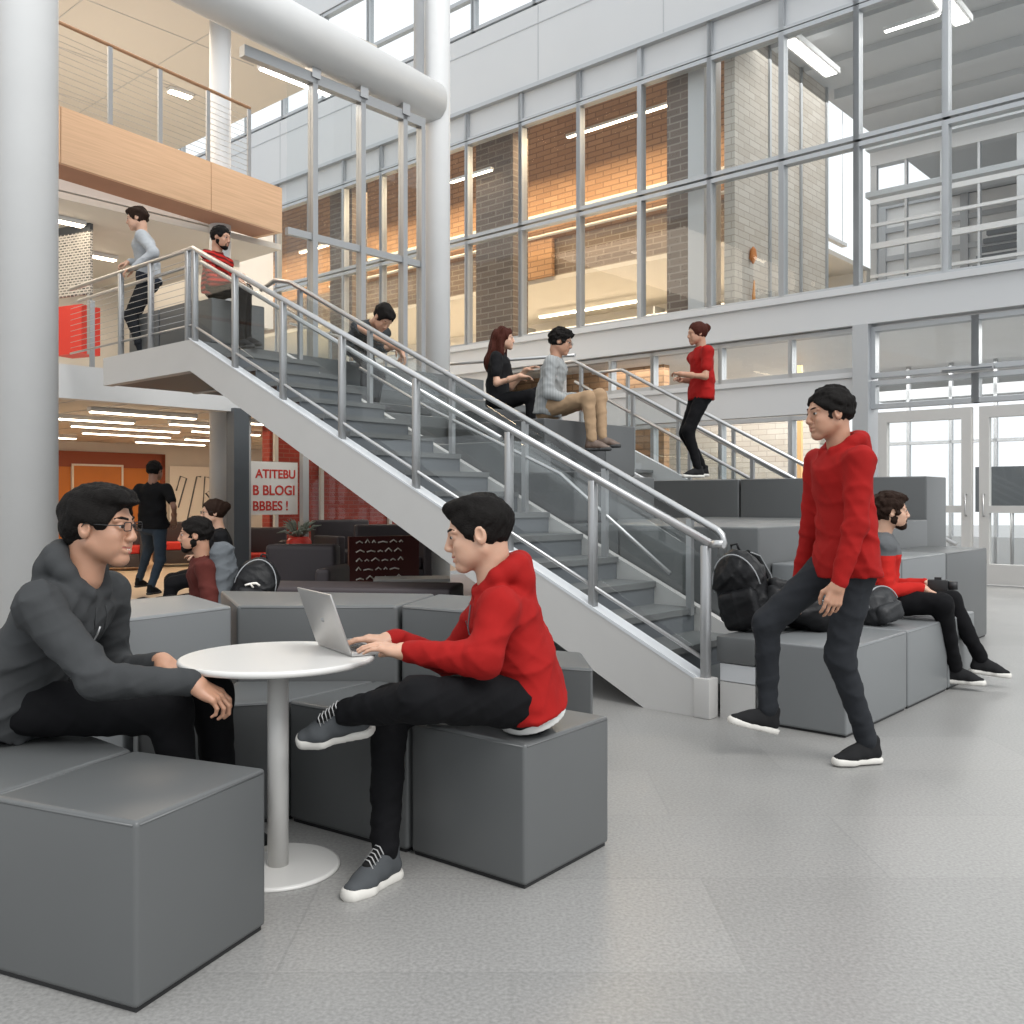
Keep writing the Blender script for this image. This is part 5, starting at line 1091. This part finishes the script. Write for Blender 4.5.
# ================================================================ LOUNGE FURNITURE
def armchair(label, loc, rz, m='darkfur', seat='redseat', s=1.0, group=None):
    t = thing('armchair', label, 'armchair', loc, rz, group)
    MB().box(-.30 * s, .30 * s, -.26 * s, .30 * s, .30 * s, .44 * s).build('seat_cushion', M[seat], t, bevel=.03, seg=3)
    MB().box(-.38 * s, .38 * s, .26 * s, .40 * s, .06, .80 * s).build('backrest', M[m], t, bevel=.04, seg=3)
    for k in (-1, 1): MB().box(*sorted((k * .30 * s, k * .40 * s)), -.32 * s, .28 * s, .06, .62 * s).build('armrest', M[m], t, bevel=.03, seg=3)
    MB().box(-.30 * s, .30 * s, -.30 * s, .26 * s, .06, .30 * s).build('base', M[m], t, bevel=.02)
    for k in (-1, 1):
        for q in (-1, 1): MB().tube([(k * .3 * s, q * .26 * s, 0), (k * .3 * s, q * .26 * s, .07)], .02).build('leg', M['black'], t)
def fl(x, y): D = 1.2 * 946 / (y - 500); p = at(x, y, D); return Vector((p.x, p.y, 0))
armchair('dark armchair with red top standing before the cream lettered wall', fl(177, 566), math.radians(25), s=1.0)
armchair('dark armchair beside the walking man near the orange wall', fl(124, 570), math.radians(15), s=.95)
armchair('dark armchair with red seat beyond the storefront glass', fl(258, 584), math.radians(10), s=1.0)
armchair('tall dark armchair in front of the red brick wall', fl(354, 586), math.radians(40), s=1.15, seat='darkfur')
armchair('tall dark armchair beside the menu board', fl(392, 594), math.radians(20), s=1.1, seat='darkfur')
pl = thing('planter', 'round red planter with pale leaves on a dark stand', 'planter', fl(299, 590))
MB().lathe([(.05, .42), (.13, .46), (.17, .56), (.16, .66), (.12, .71), (.10, .71)], 28).build('pot', M['red'], pl); MB().lathe([(.20, 0), (.10, .06), (.06, .42)], 20).build('stand', M['darkfur'], pl)
lf = MB(); random.seed(4)
for i in range(46):
    a = random.random() * 6.28; r = random.uniform(.05, .32); z = .72 + random.uniform(.02, .24); d = Vector((math.cos(a), math.sin(a), 0)); n_ = Vector((-d.y, d.x, 0))
    b0 = d * .03 + Vector((0, 0, .70)); tip = d * r + Vector((0, 0, z)); mid = b0.lerp(tip, .6) + Vector((0, 0, .05)); lf.tube([b0, mid, tip], [.004, .02, .002], 5)
lf.build('foliage', mat('pale_leaf', (.22, .25, .20), .6, var=.2), pl)
lb = thing('low_bench', 'long low dark bench in front of the storefront glass', 'bench', Z(-1.35, 7.2, 0), -.12)
MB().box(-.95, .95, -.28, .28, .20, .56).build('seat', M['darkfur'], lb, bevel=.03, seg=3); 
for k in (-.8, .8): MB().box(k - .04, k + .04, -.2, .2, 0, .20).build('leg', M['black'], lb)
sf = thing('sofa', 'dark low sofa behind the wide raised grey block', 'sofa', Z(-2.05, 8.3, 0), -.1)
MB().box(-.2, .45, -.3, .3, .08, .42).build('seat', M['darkfur'], sf, bevel=.04, seg=3); MB().box(-.2, .45, .2, .4, .1, .80).build('backrest', M['darkfur'], sf, bevel=.05, seg=3); MB().box(.42, .55, -.3, .35, .08, .62).build('armrest', M['darkfur'], sf, bevel=.04, seg=3)
for k in (-.1, .45): MB().box(k - .03, k + .03, -.2, .2, 0, .08).build('leg', M['black'], sf)
wc = thing('low_cabinet', 'low pale cabinet at the foot of the menu board', 'cabinet', fl(412, 612), .1)
MB().box(-.38, .38, -.2, .2, .03, .34).build('cabinet_body', M['cream'], wc, bevel=.006); MB().box(-.40, .40, -.22, .22, .34, .37).build('top', M['fascia'], wc, bevel=.004); MB().box(-.36, -.005, -.21, -.2, .06, .32).build('door', M['cream'], wc); MB().box(.005, .36, -.21, -.2, .06, .32).build('door', M['cream'], wc)
mbd = thing('menu_board', 'dark red board with pale scribbled writing under the stair', 'board', fl(384, 608), .55)
MB().box(-.42, .42, -.02, .02, .12, .80).build('board', mat('maroon_board', (.07, .012, .010), .5), mbd)
for k in (-.35, .35): MB().tube([(k, 0, 0), (k, 0, .14)], .02).build('leg', M['black'], mbd)
wm = MB(); random.seed(9)
for r in range(6):
    x = -.34
    while x < .2: w = random.uniform(.04, .12); wm.tube([(x, -.024, (.73 - r * .10)), (x + w / 2, -.024, (.73 - r * .10) + random.uniform(.01, .04)), (x + w, -.024, (.73 - r * .10))], .008, 5); x += w + .03
wm.build('writing', M['paper'], mbd)
# level two
ps_ = thing('wall_poster', 'black and white patterned poster over a red panel on level two', 'poster', at(76, 355, 12.4), math.radians(-25))
MB().box(-.42, .26, 0, .04, .78, 1.62).build('poster_print', None or brick('speckled_print', (.03, .03, .03), (.25, .24, .22), (.55, .52, .48), 1, .6, 'z', .07, .035, .009, 0), ps_)
MB().box(-.42, .26, -.005, .045, 1.6, 1.72).build('poster_header', M['dark'], ps_); MB().box(-.42, .10, 0, .30, 0.02, .66).build('red_panel', M['red'], ps_)
for k in (-.4, .22): MB().box(k - .02, k + .02, .0, .04, 0, .78).build('leg', M['steel2'], ps_)
